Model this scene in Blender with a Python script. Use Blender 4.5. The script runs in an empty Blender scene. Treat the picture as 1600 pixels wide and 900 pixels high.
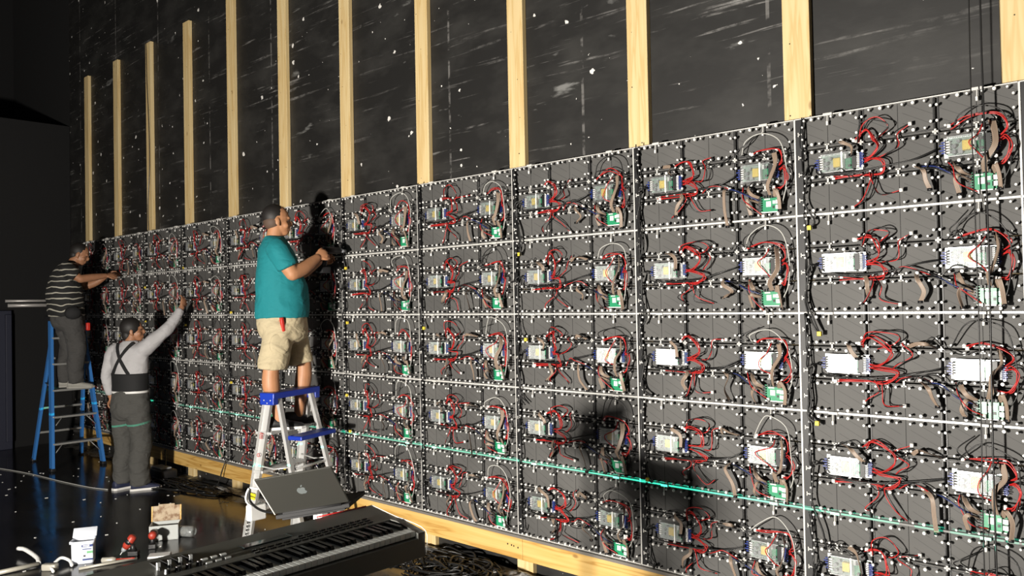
import bpy, bmesh, math, random
import numpy as np
from mathutils import Vector, Matrix, Quaternion
from mathutils import noise as mnoise
random.seed(7); RNG = np.random.default_rng(7)
SC = bpy.context.scene
COL = SC.collection
PI = math.pi

# ------------------------------------------------------------------ camera
cam_d = bpy.data.cameras.new('camera')
cam = bpy.data.objects.new('camera', cam_d); COL.objects.link(cam)
RX = Vector((0.7324, 0.6806, -0.0189)); RYD = Vector((-0.0249, -0.0011, -0.9997)); RZF = Vector((-0.6804, 0.7326, 0.0162))
CAM = Vector((0.70125, -3.87325, 1.80175))
cam.matrix_world = Matrix(((RX.x, -RYD.x, -RZF.x, CAM.x), (RX.y, -RYD.y, -RZF.y, CAM.y), (RX.z, -RYD.z, -RZF.z, CAM.z), (0, 0, 0, 1)))
cam_d.sensor_width = 36.0
cam_d.lens = 1251.5 / 1600 * 36
cam_d.clip_start = 0.05; cam_d.clip_end = 100
SC.camera = cam

# ------------------------------------------------------------------ light and exposure
world = bpy.data.worlds.new('world'); SC.world = world; world.use_nodes = True
world.node_tree.nodes['Background'].inputs[0].default_value = (0.9, 0.95, 1.0, 1)
world.node_tree.nodes['Background'].inputs[1].default_value = 0.012

wl = bpy.data.lights.new('work_lamp_light', 'POINT')
wl.energy = 2400; wl.color = (1.0, 0.94, 0.85); wl.shadow_soft_size = 0.14
wlo = bpy.data.objects.new('work_lamp_light', wl); COL.objects.link(wlo); wlo.location = (-1.7, -5.8, 1.12)

# line laser standing on the floor in front of the wall: one thin fan of green light
ll = bpy.data.lights.new('line_laser_light', 'POINT'); ll.energy = 2600; ll.color = (0.05, 1.0, 0.62); ll.shadow_soft_size = 0.0
llo = bpy.data.objects.new('line_laser_light', ll); COL.objects.link(llo); llo.location = (-4.0, -4.40, 0.02)
ll.use_nodes = True
nt = ll.node_tree; em = nt.nodes['Emission']
geo = nt.nodes.new('ShaderNodeNewGeometry')
dot = nt.nodes.new('ShaderNodeVectorMath'); dot.operation = 'DOT_PRODUCT'
_s = Vector((0, -(0.755 - 0.02) / 4.386, 1)).normalized()
dot.inputs[1].default_value = _s
nt.links.new(geo.outputs['Incoming'], dot.inputs[0])
ab = nt.nodes.new('ShaderNodeMath'); ab.operation = 'ABSOLUTE'; nt.links.new(dot.outputs['Value'], ab.inputs[0])
lt = nt.nodes.new('ShaderNodeMath'); lt.operation = 'LESS_THAN'; lt.inputs[1].default_value = 0.0018; nt.links.new(ab.outputs[0], lt.inputs[0])
ml = nt.nodes.new('ShaderNodeMath'); ml.operation = 'MULTIPLY'; ml.inputs[1].default_value = 1.0; # the fan ends a little left of the blue ladder
sx_ = nt.nodes.new('ShaderNodeSeparateXYZ'); nt.links.new(geo.outputs['Incoming'], sx_.inputs[0])
dv_ = nt.nodes.new('ShaderNodeMath'); dv_.operation = 'DIVIDE'; nt.links.new(sx_.outputs[0], dv_.inputs[0]); nt.links.new(sx_.outputs[1], dv_.inputs[1])
gt_ = nt.nodes.new('ShaderNodeMath'); gt_.operation = 'GREATER_THAN'; gt_.inputs[1].default_value = -1.78; nt.links.new(dv_.outputs[0], gt_.inputs[0])
nt.links.new(gt_.outputs[0], ml.inputs[1]); nt.links.new(lt.outputs[0], ml.inputs[0])
nt.links.new(ml.outputs[0], em.inputs['Strength'])

SC.view_settings.view_transform = 'Standard'
SC.view_settings.look = 'None'
SC.view_settings.gamma = 1.0
SC.view_settings.use_curve_mapping = False
SC.view_settings.exposure = 0.15

# ------------------------------------------------------------------ materials
MATS = {}
def mat(name, col, rough=0.5, metal=0.0, **kw):
    if name in MATS: return MATS[name]
    m = bpy.data.materials.new(name); m.use_nodes = True
    b = m.node_tree.nodes['Principled BSDF']
    b.inputs['Base Color'].default_value = (*col, 1); b.inputs['Roughness'].default_value = rough; b.inputs['Metallic'].default_value = metal
    for k, v in kw.items():
        b.inputs[k.replace('_', ' ')].default_value = v
    MATS[name] = m
    return m
def N(m, t, **kw):
    n = m.node_tree.nodes.new(t)
    for k, v in kw.items(): setattr(n, k, v)
    return n
def L(m, a, b): m.node_tree.links.new(a, b)
def math_n(m, op, a, b=None, c=None):
    n = N(m, 'ShaderNodeMath', operation=op)
    for i, v in enumerate((a, b, c)):
        if v is None: continue
        if isinstance(v, (int, float)): n.inputs[i].default_value = v
        else: L(m, v, n.inputs[i])
    return n.outputs[0]
def ramp(m, fac, stops, interp='LINEAR'):
    r = N(m, 'ShaderNodeValToRGB'); r.color_ramp.interpolation = interp
    e = r.color_ramp.elements
    while len(e) < len(stops): e.new(0.5)
    for i, (p, c) in enumerate(stops): e[i].position = p; e[i].color = (*c, 1)
    L(m, fac, r.inputs[0]); return r.outputs[0]
def mapping(m, vec, scale=(1, 1, 1), rot=(0, 0, 0), loc=(0, 0, 0)):
    n = N(m, 'ShaderNodeMapping'); n.inputs['Scale'].default_value = scale; n.inputs['Rotation'].default_value = rot; n.inputs['Location'].default_value = loc
    L(m, vec, n.inputs[0]); return n.outputs[0]
def noise(m, vec, scale, detail=3, rough=0.55, dist=0.0):
    n = N(m, 'ShaderNodeTexNoise'); n.inputs['Scale'].default_value = scale; n.inputs['Detail'].default_value = detail
    n.inputs['Roughness'].default_value = rough; n.inputs['Distortion'].default_value = dist
    L(m, vec, n.inputs['Vector']); return n.outputs[0]
def coords(m, which='Object'): return N(m, 'ShaderNodeTexCoord').outputs[which]
def position(m): return N(m, 'ShaderNodeNewGeometry').outputs['Position']
def bsdf(m): return m.node_tree.nodes['Principled BSDF']
def bump(m, h, strength=0.3, dist=0.01):
    n = N(m, 'ShaderNodeBump'); n.inputs['Strength'].default_value = strength; n.inputs['Distance'].default_value = dist
    L(m, h, n.inputs['Height']); L(m, n.outputs[0], bsdf(m).inputs['Normal'])
def mixc(m, fac, a, b):
    n = N(m, 'ShaderNodeMix', data_type='RGBA')
    if isinstance(fac, (int, float)): n.inputs[0].default_value = fac
    else: L(m, fac, n.inputs[0])
    for i, v in ((6, a), (7, b)):
        if isinstance(v, tuple): n.inputs[i].default_value = (*v, 1)
        else: L(m, v, n.inputs[i])
    return n.outputs[2]
def sep(m, v):
    n = N(m, 'ShaderNodeSeparateXYZ'); L(m, v, n.inputs[0]); return n.outputs

def make_wood(name, c0, c1, c2, axis):
    m = mat(name, c1, 0.6)
    oi = N(m, 'ShaderNodeObjectInfo')
    add = N(m, 'ShaderNodeVectorMath', operation='ADD'); L(m, coords(m), add.inputs[0])
    sc = N(m, 'ShaderNodeVectorMath', operation='SCALE'); L(m, oi.outputs['Location'], sc.inputs[0]); sc.inputs['Scale'].default_value = 3.7
    L(m, sc.outputs[0], add.inputs[1])
    s = [14, 14, 14]; s[axis] = 0.7
    v = mapping(m, add.outputs[0], tuple(s))
    g = noise(m, v, 1.6, 3, 0.5, 0.6)
    s2 = [90, 90, 90]; s2[axis] = 2.0
    f = noise(m, mapping(m, add.outputs[0], tuple(s2)), 1.0, 2)
    c = ramp(m, g, [(0.30, c0), (0.48, c1), (0.56, c2), (0.62, c1), (0.75, c0)])
    c = mixc(m, math_n(m, 'MULTIPLY', f, 0.35), c, c2)
    k = N(m, 'ShaderNodeTexVoronoi'); k.inputs['Scale'].default_value = 1.0
    s3 = [6, 6, 6]; s3[axis] = 3.0
    L(m, mapping(m, add.outputs[0], tuple(s3)), k.inputs['Vector'])
    kf = ramp(m, k.outputs['Distance'], [(0.04, (1, 1, 1)), (0.09, (0, 0, 0))])
    c = mixc(m, math_n(m, 'MULTIPLY', kf, 0.75), c, (c2[0] * 0.45, c2[1] * 0.38, c2[2] * 0.3))
    L(m, c, bsdf(m).inputs['Base Color'])
    bump(m, f, 0.12, 0.004)
    return m
make_wood('pine', (0.74, 0.60, 0.34), (0.70, 0.54, 0.28), (0.60, 0.42, 0.18), 2)
make_wood('pine_beam', (0.74, 0.51, 0.19), (0.66, 0.42, 0.13), (0.46, 0.25, 0.055), 0)

# scuffed black paint of the room walls
def make_wallpaint():
    m = mat('black_wall_paint', (0.022, 0.021, 0.020), 0.55)
    p = position(m)
    xyz = sep(m, p)
    big = noise(m, p, 0.55, 2)
    msk = ramp(m, big, [(0.36, (0, 0, 0)), (0.58, (1, 1, 1))])
    st = noise(m, mapping(m, p, (1.1, 1.0, 26)), 1.0, 4, 0.62, 0.25)
    streak = ramp(m, st, [(0.59, (0, 0, 0)), (0.68, (1, 1, 1))])
    fine = noise(m, mapping(m, p, (9, 9, 14)), 1.0, 4, 0.7)
    streak = math_n(m, 'MULTIPLY', streak, ramp(m, fine, [(0.40, (0, 0, 0)), (0.60, (1, 1, 1))]))
    streak = math_n(m, 'MULTIPLY', streak, math_n(m, 'ADD', math_n(m, 'MULTIPLY', msk, 0.9), 0.15))
    vo = N(m, 'ShaderNodeTexVoronoi'); vo.inputs['Scale'].default_value = 11.0; vo.inputs['Randomness'].default_value = 1.0
    L(m, p, vo.inputs['Vector'])
    sel = N(m, 'ShaderNodeSeparateColor'); L(m, vo.outputs['Color'], sel.inputs[0])
    jag = math_n(m, 'ADD', vo.outputs['Distance'], math_n(m, 'MULTIPLY', math_n(m, 'SUBTRACT', noise(m, p, 45, 3), 0.5), 0.45))
    rad = math_n(m, 'MULTIPLY', math_n(m, 'POWER', sel.outputs[0], 5.0), 0.22)
    chip = math_n(m, 'LESS_THAN', jag, rad)
    chip = math_n(m, 'MULTIPLY', chip, math_n(m, 'GREATER_THAN', noise(m, p, 1.2, 1), 0.44))
    # vertical drywall joints showing as broken dusty lines
    fr = math_n(m, 'FRACT', math_n(m, 'MULTIPLY', math_n(m, 'ADD', xyz[0], 0.52), 1 / 1.22))
    joint = math_n(m, 'LESS_THAN', math_n(m, 'ABSOLUTE', math_n(m, 'SUBTRACT', fr, 0.5)), 0.008)
    jn = ramp(m, noise(m, mapping(m, p, (3, 3, 5)), 2.0, 3, 0.7), [(0.46, (0, 0, 0)), (0.60, (1, 1, 1))])
    joint = math_n(m, 'MULTIPLY', joint, jn)
    haze = ramp(m, noise(m, mapping(m, p, (1.2, 1, 2.4)), 1.6, 4, 0.6), [(0.45, (0.013, 0.0125, 0.0120)), (0.75, (0.034, 0.033, 0.031))])
    c = mixc(m, math_n(m, 'MULTIPLY', streak, 0.6), haze, (0.30, 0.29, 0.28))
    c = mixc(m, math_n(m, 'MULTIPLY', joint, 0.45), c, (0.26, 0.25, 0.24))
    sm = ramp(m, noise(m, mapping(m, p, (1.6, 1, 6.5)), 1.3, 5, 0.6, 0.3), [(0.67, (0, 0, 0)), (0.76, (1, 1, 1))])
    c = mixc(m, math_n(m, 'MULTIPLY', sm, 0.55), c, (0.32, 0.32, 0.31))
    c = mixc(m, chip, c, (0.75, 0.73, 0.70))
    L(m, c, bsdf(m).inputs['Base Color'])
    bump(m, fine, 0.10, 0.004)
make_wallpaint()
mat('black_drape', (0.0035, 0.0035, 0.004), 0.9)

def make_floor():
    m = mat('black_floor_paint', (0.012, 0.012, 0.013), 0.2)
    p = position(m); xyz = sep(m, p)
    n1 = noise(m, p, 1.3, 4); n2 = noise(m, mapping(m, p, (2, 9, 1)), 1.5, 4, 0.65, 0.5)
    c = ramp(m, n1, [(0.35, (0.007, 0.007, 0.008)), (0.7, (0.016, 0.015, 0.015))])
    sc = ramp(m, n2, [(0.62, (0, 0, 0)), (0.78, (1, 1, 1))])
    c = mixc(m, math_n(m, 'MULTIPLY', sc, 0.25), c, (0.10, 0.10, 0.10))
    # sweepings and plaster dust left along the foot of the wall
    edge = math_n(m, 'ADD', xyz[1], math_n(m, 'MULTIPLY', math_n(m, 'SUBTRACT', noise(m, p, 3.0, 4, 0.65), 0.5), 0.5))
    dust = ramp(m, edge, [(0.0, (0, 0, 0)), (1.0, (0, 0, 0))])
    d = math_n(m, 'MULTIPLY', math_n(m, 'GREATER_THAN', edge, -0.17), ramp(m, noise(m, p, 8.0, 5, 0.7), [(0.38, (0, 0, 0)), (0.7, (1, 1, 1))]))
    c = mixc(m, math_n(m, 'MULTIPLY', d, 0.8), c, (0.28, 0.27, 0.25))
    L(m, c, bsdf(m).inputs['Base Color'])
    r = ramp(m, noise(m, p, 2.2, 4), [(0.3, (0.10, 0.10, 0.10)), (0.75, (0.24, 0.24, 0.24))])
    r2 = N(m, 'ShaderNodeMix', data_type='FLOAT'); L(m, d, r2.inputs[0]); L(m, r, r2.inputs[2]); r2.inputs[3].default_value = 0.8
    L(m, r2.outputs[0], bsdf(m).inputs['Roughness'])
    bump(m, noise(m, mapping(m, p, (1.5, 4, 1)), 2.0, 2), 0.12, 0.01)
make_floor()

def make_module():
    m = mat('module_plastic', (0.09, 0.088, 0.085), 0.62, 0, Specular_IOR_Level=0.35)
    p = coords(m); xyz = sep(m, p)
    # moulded ribs: fine diagonal lines and a centre line
    d = math_n(m, 'ADD', math_n(m, 'MULTIPLY', xyz[0], 0.55), xyz[2])
    fr = math_n(m, 'FRACT', math_n(m, 'MULTIPLY', d, 1 / 0.046))
    line = math_n(m, 'LESS_THAN', math_n(m, 'ABSOLUTE', math_n(m, 'SUBTRACT', fr, 0.5)), 0.018)
    nz = noise(m, mapping(m, position(m), (1, 1, 1)), 2.3, 1)
    line = math_n(m, 'MULTIPLY', line, math_n(m, 'GREATER_THAN', math_n(m, 'ABSOLUTE', math_n(m, 'SUBTRACT', xyz[0], 0.16)), 0.02))
    tint = ramp(m, nz, [(0.3, (0.078, 0.0765, 0.074)), (0.7, (0.104, 0.102, 0.098))])
    c = mixc(m, math_n(m, 'MULTIPLY', line, 0.85), tint, (0.015, 0.015, 0.015))
    L(m, c, bsdf(m).inputs['Base Color'])
make_module()
mat('groove', (0.006, 0.006, 0.006), 0.8)
mat('frame_metal', (0.70, 0.69, 0.66), 0.35, 0.15); mat('frame_laser_dark', (0.16, 0.16, 0.155), 0.45)  # second one: frame colour darkened to let the laser light read green
mat('black_plastic', (0.010, 0.010, 0.011), 0.45)
mat('white_plastic', (0.86, 0.85, 0.82), 0.35)
mat('clip_plastic', (0.62, 0.61, 0.58), 0.4)
mat('knob_white', (0.80, 0.79, 0.76), 0.35)
mat('red_wire', (0.46, 0.022, 0.020), 0.4)
mat('black_wire', (0.012, 0.012, 0.012), 0.4)
mat('blue_wire', (0.012, 0.025, 0.13), 0.4)
mat('blue_terminal', (0.012, 0.035, 0.24), 0.4)
mat('yellow_part', (0.80, 0.62, 0.06), 0.5)
mat('green_board', (0.02, 0.26, 0.12), 0.35)
mat('psu_board', (0.26, 0.36, 0.31), 0.4)
mat('psu_metal', (0.72, 0.73, 0.74), 0.32, 0.9)
mat('grey_wire', (0.50, 0.50, 0.47), 0.4)
mat('chip_grey', (0.70, 0.72, 0.72), 0.3)
mat('bare_board_grey', (0.30, 0.32, 0.34), 0.4)
def make_ribbon():
    m = mat('ribbon_grey_brown', (0.22, 0.16, 0.12), 0.5)
    u = N(m, 'ShaderNodeAttribute'); u.attribute_name = 'strand'
    fr = math_n(m, 'FRACT', math_n(m, 'MULTIPLY', u.outputs['Fac'], 6.0))
    c = ramp(m, fr, [(0.0, (0.09, 0.06, 0.045)), (0.25, (0.30, 0.22, 0.16)), (0.75, (0.34, 0.26, 0.20)), (1.0, (0.09, 0.06, 0.045))])
    L(m, c, bsdf(m).inputs['Base Color'])
make_ribbon()
def make_mesh_cover():
    m = mat('perforated_metal', (0.80, 0.81, 0.82), 0.36, 0.85, Anisotropic=0.75)
    tg = N(m, 'ShaderNodeTangent', direction_type='RADIAL', axis='Z'); L(m, tg.outputs[0], bsdf(m).inputs['Tangent'])
    nt = m.node_tree
    p = coords(m)
    v = N(m, 'ShaderNodeTexVoronoi'); v.inputs['Scale'].default_value = 1.0; v.inputs['Randomness'].default_value = 0.0
    v.voronoi_dimensions = '2D'
    sx = sep(m, p)
    cb = N(m, 'ShaderNodeCombineXYZ')
    L(m, math_n(m, 'MULTIPLY', math_n(m, 'ADD', sx[0], sx[2]), 150), cb.inputs[0])
    L(m, math_n(m, 'MULTIPLY', math_n(m, 'SUBTRACT', sx[0], sx[2]), 150), cb.inputs[1])
    L(m, cb.outputs[0], v.inputs['Vector'])
    hole = math_n(m, 'LESS_THAN', v.outputs['Distance'], 0.465)
    tr = N(m, 'ShaderNodeBsdfTransparent'); mx = N(m, 'ShaderNodeMixShader')
    L(m, hole, mx.inputs[0]); L(m, bsdf(m).outputs[0], mx.inputs[1]); L(m, tr.outputs[0], mx.inputs[2])
    L(m, mx.outputs[0], nt.nodes['Material Output'].inputs[0])
make_mesh_cover()

# ------------------------------------------------------------------ mesh builder
class MB:
    def __init__(s): s.v = []; s.f = []; s.m = []; s.mats = []
    def mi(s, name):
        if name not in s.mats: s.mats.append(name)
        return s.mats.index(name)
    def add(s, vs, fs, mname):
        o = len(s.v); k = s.mi(mname)
        s.v.extend([tuple(v) for v in vs]); s.f.extend([tuple(i + o for i in f) for f in fs]); s.m.extend([k] * len(fs)); return s
    def box(s, a, b, mname, M=None):
        x0, y0, z0 = a; x1, y1, z1 = b
        vs = [(x0, y0, z0), (x1, y0, z0), (x1, y1, z0), (x0, y1, z0), (x0, y0, z1), (x1, y0, z1), (x1, y1, z1), (x0, y1, z1)]
        if M is not None: vs = [tuple(M @ Vector(v)) for v in vs]
        return s.add(vs, [(0, 3, 2, 1), (4, 5, 6, 7), (0, 1, 5, 4), (1, 2, 6, 5), (2, 3, 7, 6), (3, 0, 4, 7)], mname)
    def bbox(s, a, b, bev, mname, M=None):           # box with chamfered edges along all sides
        bm = bmesh.new(); bmesh.ops.create_cube(bm, size=1)
        for v in bm.verts: v.co = Vector([(a[i] + b[i]) / 2 + v.co[i] * (b[i] - a[i]) for i in range(3)])
        bmesh.ops.bevel(bm, geom=list(bm.edges), offset=bev, segments=2, profile=0.5, affect='EDGES', clamp_overlap=True)
        if M is not None: bm.transform(M)
        bm.verts.index_update()
        s.add([v.co[:] for v in bm.verts], [[v.index for v in f.verts] for f in bm.faces], mname); bm.free(); return s
    def cyl(s, p0, p1, r0, r1=None, n=10, mname='', cap=True):
        r1 = r0 if r1 is None else r1
        p0 = Vector(p0); p1 = Vector(p1); d = (p1 - p0).normalized()
        a = d.orthogonal().normalized(); b = d.cross(a)
        vs = []
        for p, r in ((p0, r0), (p1, r1)):
            for i in range(n):
                t = 2 * PI * i / n; vs.append(tuple(p + (a * math.cos(t) + b * math.sin(t)) * r))
        fs = [(i, (i + 1) % n, n + (i + 1) % n, n + i) for i in range(n)]
        if cap: fs += [tuple(range(n - 1, -1, -1)), tuple(range(n, 2 * n))]
        return s.add(vs, fs, mname)
    def tube(s, pts, r, n=6, mname='', closed=False):
        P = [Vector(p) for p in pts]; m = len(P)
        rs = r if hasattr(r, '__len__') else [r] * m
        t0 = (P[1] - P[0]).normalized(); a = t0.orthogonal().normalized(); vs = []
        for i in range(m):
            t = (P[min(i + 1, m - 1)] - P[max(i - 1, 0)])
            t = t.normalized() if t.length > 1e-9 else t0
            a = (a - t * a.dot(t)); a = a.normalized() if a.length > 1e-6 else t.orthogonal().normalized()
            b = t.cross(a)
            for j in range(n):
                q = 2 * PI * j / n; vs.append(tuple(P[i] + (a * math.cos(q) + b * math.sin(q)) * rs[i]))
        fs = []
        for i in range(m - 1):
            for j in range(n): fs.append((i * n + j, i * n + (j + 1) % n, (i + 1) * n + (j + 1) % n, (i + 1) * n + j))
        fs += [tuple(range(n - 1, -1, -1)), tuple(range((m - 1) * n, m * n))]
        return s.add(vs, fs, mname)
    def ell(s, c, ax, mname='', nu=16, nv=10):       # ellipsoid from centre and three axis vectors
        c = Vector(c); A = [Vector(q) for q in ax]; vs = [tuple(c - A[2])]
        for i in range(1, nv):
            ph = -PI / 2 + PI * i / nv
            for j in range(nu):
                th = 2 * PI * j / nu
                vs.append(tuple(c + A[0] * math.cos(ph) * math.cos(th) + A[1] * math.cos(ph) * math.sin(th) + A[2] * math.sin(ph)))
        vs.append(tuple(c + A[2])); fs = []
        for j in range(nu): fs.append((0, 1 + (j + 1) % nu, 1 + j))
        for i in range(nv - 2):
            for j in range(nu):
                a = 1 + i * nu + j; b = 1 + i * nu + (j + 1) % nu; fs.append((a, b, b + nu, a + nu))
        t = len(vs) - 1; o = 1 + (nv - 2) * nu
        for j in range(nu): fs.append((o + j, o + (j + 1) % nu, t))
        return s.add(vs, fs, mname)
    def loft(s, rings, mname=''):                     # rings: lists of points with equal count, capped
        n = len(rings[0]); vs = [tuple(p) for r in rings for p in r]; fs = []
        for i in range(len(rings) - 1):
            for j in range(n): fs.append((i * n + j, i * n + (j + 1) % n, (i + 1) * n + (j + 1) % n, (i + 1) * n + j))
        fs += [tuple(range(n - 1, -1, -1)), tuple(range((len(rings) - 1) * n, len(rings) * n))]
        return s.add(vs, fs, mname)
    def prism(s, poly, o, ux, uy, un, th, mname):     # 2D polygon extruded along un
        o = Vector(o); ux = Vector(ux); uy = Vector(uy); un = Vector(un); n = len(poly)
        vs = [tuple(o + ux * a + uy * b) for a, b in poly] + [tuple(o + ux * a + uy * b + un * th) for a, b in poly]
        fs = [tuple(range(n - 1, -1, -1)), tuple(range(n, 2 * n))] + [(i, (i + 1) % n, n + (i + 1) % n, n + i) for i in range(n)]
        return s.add(vs, fs, mname)
    def mesh(s, name, smooth=False):
        me = bpy.data.meshes.new(name); me.from_pydata(s.v, [], s.f)
        for q in s.mats: me.materials.append(MATS[q])
        if len(s.mats) > 1: me.polygons.foreach_set('material_index', s.m)
        if smooth: me.polygons.foreach_set('use_smooth', [True] * len(s.f))
        me.update(); return me
def link(name, me, parent=None, loc=None):
    o = bpy.data.objects.new(name, me); COL.objects.link(o)
    if parent is not None: o.parent = parent
    if loc is not None: o.location = loc
    return o
def tag(o, label, cat, group=None, kind=None):
    o['label'] = label; o['category'] = cat
    if group: o['group'] = group
    if kind: o['kind'] = kind
    return o
def thing(name, loc, label, cat, group=None, rz=0.0):
    o = bpy.data.objects.new(name, None); COL.objects.link(o); o.location = loc; o.rotation_euler = (0, 0, rz); o.empty_display_size = 0.1
    return tag(o, label, cat, group)
def struct(name, me, label=None):
    o = link(name, me); o['kind'] = 'structure'
    if label: o['label'] = label
    return o
def spline(pts, seg=6):
    P = [np.array(p, float) for p in pts]
    P = [2 * P[0] - P[1]] + P + [2 * P[-1] - P[-2]]; out = []
    for i in range(1, len(P) - 2):
        for k in range(seg):
            t = k / seg
            out.append(0.5 * (2 * P[i] + (P[i + 1] - P[i - 1]) * t + (2 * P[i - 1] - 5 * P[i] + 4 * P[i + 1] - P[i + 2]) * t * t + (3 * P[i] - P[i - 1] - 3 * P[i + 1] + P[i + 2]) * t ** 3))
    out.append(P[-2]); return [tuple(q) for q in out]

# ------------------------------------------------------------------ the setting
CW, CH = 0.96, 0.48                 # one cabinet of the video wall
NR = 5; NL, NRT = 11, 1             # columns left and right of the joint at X = 0
ZB = 0.275; ZT = ZB + NR * CH
struct('floor', MB().box((-14, -10, -0.1), (4, 0.35, 0), 'black_floor_paint').mesh('floor'), 'glossy black painted stage floor with dust along the wall')
struct('wall_back', MB().box((-11.3, 0.095, 0), (4, 0.25, 7.5), 'black_wall_paint').mesh('wall_back'), 'scuffed black painted wall with white paint chips')
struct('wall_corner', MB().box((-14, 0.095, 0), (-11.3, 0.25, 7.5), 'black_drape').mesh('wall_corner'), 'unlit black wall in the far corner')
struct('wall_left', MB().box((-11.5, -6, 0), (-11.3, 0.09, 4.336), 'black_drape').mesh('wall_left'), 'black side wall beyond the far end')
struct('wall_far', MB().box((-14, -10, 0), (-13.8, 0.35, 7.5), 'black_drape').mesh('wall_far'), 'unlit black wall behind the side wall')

# ------------------------------------------------------------------ studs and base beam
ORD = ['first', 'second', 'third', 'fourth', 'fifth', 'sixth', 'seventh', 'eighth', 'ninth', 'tenth', 'eleventh', 'twelfth', 'thirteenth']
def board_mesh(w, d, h, mname):
    return MB().bbox((-w / 2, -d / 2, 0), (w / 2, d / 2, h), 0.003, mname).mesh('pine_stud')
stud_me = board_mesh(0.14, 0.038, 4.877, 'pine')
nail_me = None
for n in range(12):
    k = 11 - n
    o = link('wall_stud', stud_me, None, (-n * CW + random.uniform(-.008, .008), 0.0755, 0))
    o.rotation_euler = (0, random.uniform(-.0012, .0012), 0)
    ex = {0: 'cut off by the right photo edge', 1: 'widest fully seen one', 11: 'at the far left end', 9: 'with a dark cable running down it'}.get(n, 'above the LED wall')
    tag(o, f'upright pale pine stud, {ORD[k]} from the left, {ex}', 'stud', 'pine studs fixed to the black wall')
    mb = MB()
    for q in range(7):
        x = random.uniform(-.05, .05); z = 2.75 + q * 0.31 + random.uniform(-.1, .1)
        mb.cyl((x, -0.0192, z), (x, -0.0204, z), random.uniform(.002, .0045), n=6, mname='groove')
    link('nail_hole', mb.mesh('nail_hole'), o)['kind'] = 'stuff'
# cable running down the ninth stud
pts = spline([(-9 * CW - .03, .05, 4.87), (-9 * CW - .01, .048, 4.4), (-9 * CW + .03, .047, 3.9), (-9 * CW + .035, .047, 3.4), (-9 * CW - .02, .047, 3.0), (-9 * CW - .01, .048, 2.66)], 5)
tag(link('stud_cable', MB().tube(pts, .004, 5, 'black_wire').mesh('stud_cable')), 'thin dark cable hanging down the face of a left pine stud', 'cable')

beam_edges = [-NL * CW - 0.05, -8.2, -2.83, 1.05]
bl = ['far left pine beam board under the LED wall', 'middle pine beam board under the LED wall behind the ladder', 'right pine beam board under the LED wall, past the stamped joint']
for i in range(3):
    a, b = beam_edges[i] + .001, beam_edges[i + 1] - .001
    me = MB().bbox((a, -0.0195, ZB - .14 - .018), (b, 0.0555, ZB - .018), 0.003, 'pine_beam').mesh('base_beam')
    o = link('base_beam', me); tag(o, bl[i], 'beam', 'base beam boards')
    if i == 1:
        mb = MB()
        for x, z in ((-2.96, .20), (-2.925, .198), (-2.905, .196), (-2.868, .192)): mb.cyl((x, -.0195, z), (x, -.0208, z), .006, n=7, mname='groove')
        link('nail_hole', mb.mesh('nail_hole'), o)['kind'] = 'stuff'
mat('dark_alu', (0.20, 0.185, 0.165), 0.5, 0.2)
tag(link('base_channel', MB().box((-NL * CW - .02, -0.028, ZB - .018), (NRT * CW, 0.05, ZB - .0005), 'dark_alu').mesh('base_channel')), 'thin grey metal channel between LED wall and pine beam', 'channel')

# ------------------------------------------------------------------ LED cabinets
MW, MH = CW / 3, CH / 3
FY = 0.010                          # module back face
module_me = MB().bbox((.0045, FY, .003), (MW - .0045, FY + .035, MH - .003), .002, 'module_plastic').box((MW / 2 - .0012, FY - .0006, .006), (MW / 2 + .0012, FY + .002, MH - .006), 'groove').mesh('module')
def frame_variant(low, high):       # bars along the laser line get a darkened colour so its green light shows
    q = MB()
    q.box((0, .000, 0), (.0038, .05, CH), 'frame_metal').box((CW - .0038, .000, 0), (CW, .05, CH), 'frame_metal')
    q.box((.0038, -.004, 0), (CW - .0038, .05, .0045), low).box((.0038, -.004, CH - .0045), (CW - .0038, .05, CH), high)
    return q.mesh('frame')
frame_me = frame_variant('frame_metal', 'frame_metal'); frame_lo = frame_variant('frame_metal', 'frame_laser_dark'); frame_hi = frame_variant('frame_laser_dark', 'frame_metal')
side_me = MB().box((.0065, -.004, .006), (.040, FY + .01, CH - .006), 'black_plastic').mesh('side_rail')
rv = MB()
for s in (-1, 1): rv.box((s * .010 - .0025, FY - .004, .006), (s * .010 + .0025, FY + .004, CH - .006), 'black_plastic')
rail_v = rv.mesh('joint_rail')
rh = MB()
for s in (-1, 1): rh.box((.031, FY - .004, s * .013 - .0022), (CW - .008, FY + .004, s * .013 + .0022), 'black_plastic')
rail_h = rh.mesh('joint_rail')
# knobs: white caps on black posts round every module
kb = MB()
def knob(x, z, r=.009):
    kb.cyl((x, FY, z), (x, -.022, z), .0045, .0045, 5, 'black_plastic', False)
    kb.cyl((x, -.022, z), (x, -.028, z), r, r * .8, 7, 'knob_white')
FX = (.045, .095, .132, .19, .235, .283)
for mrow in range(3):
    for e in (0, 1):
        z = mrow * MH + (.0185 if e == 0 else MH - .0185)
        for mc in range(3):
            for fx in FX:
                if mc == 0 and fx < .05: fx = .058
                knob(mc * MW + fx, z + random.uniform(-.001, .001), .009 if fx in FX[1::3] else .0062)
for xj in (MW, 2 * MW):
    for mrow in range(3):
        for fz in (.045, .115):
            for s in (-1, 1): knob(xj + s * .0125, mrow * MH + fz, .0072)
for mrow in range(3):
    for fz in (.05, .11):
        knob(.049, mrow * MH + fz, .006); knob(CW - .016, mrow * MH + fz, .0065)
knob_me = kb.mesh('knobs')
cl = MB()
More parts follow.
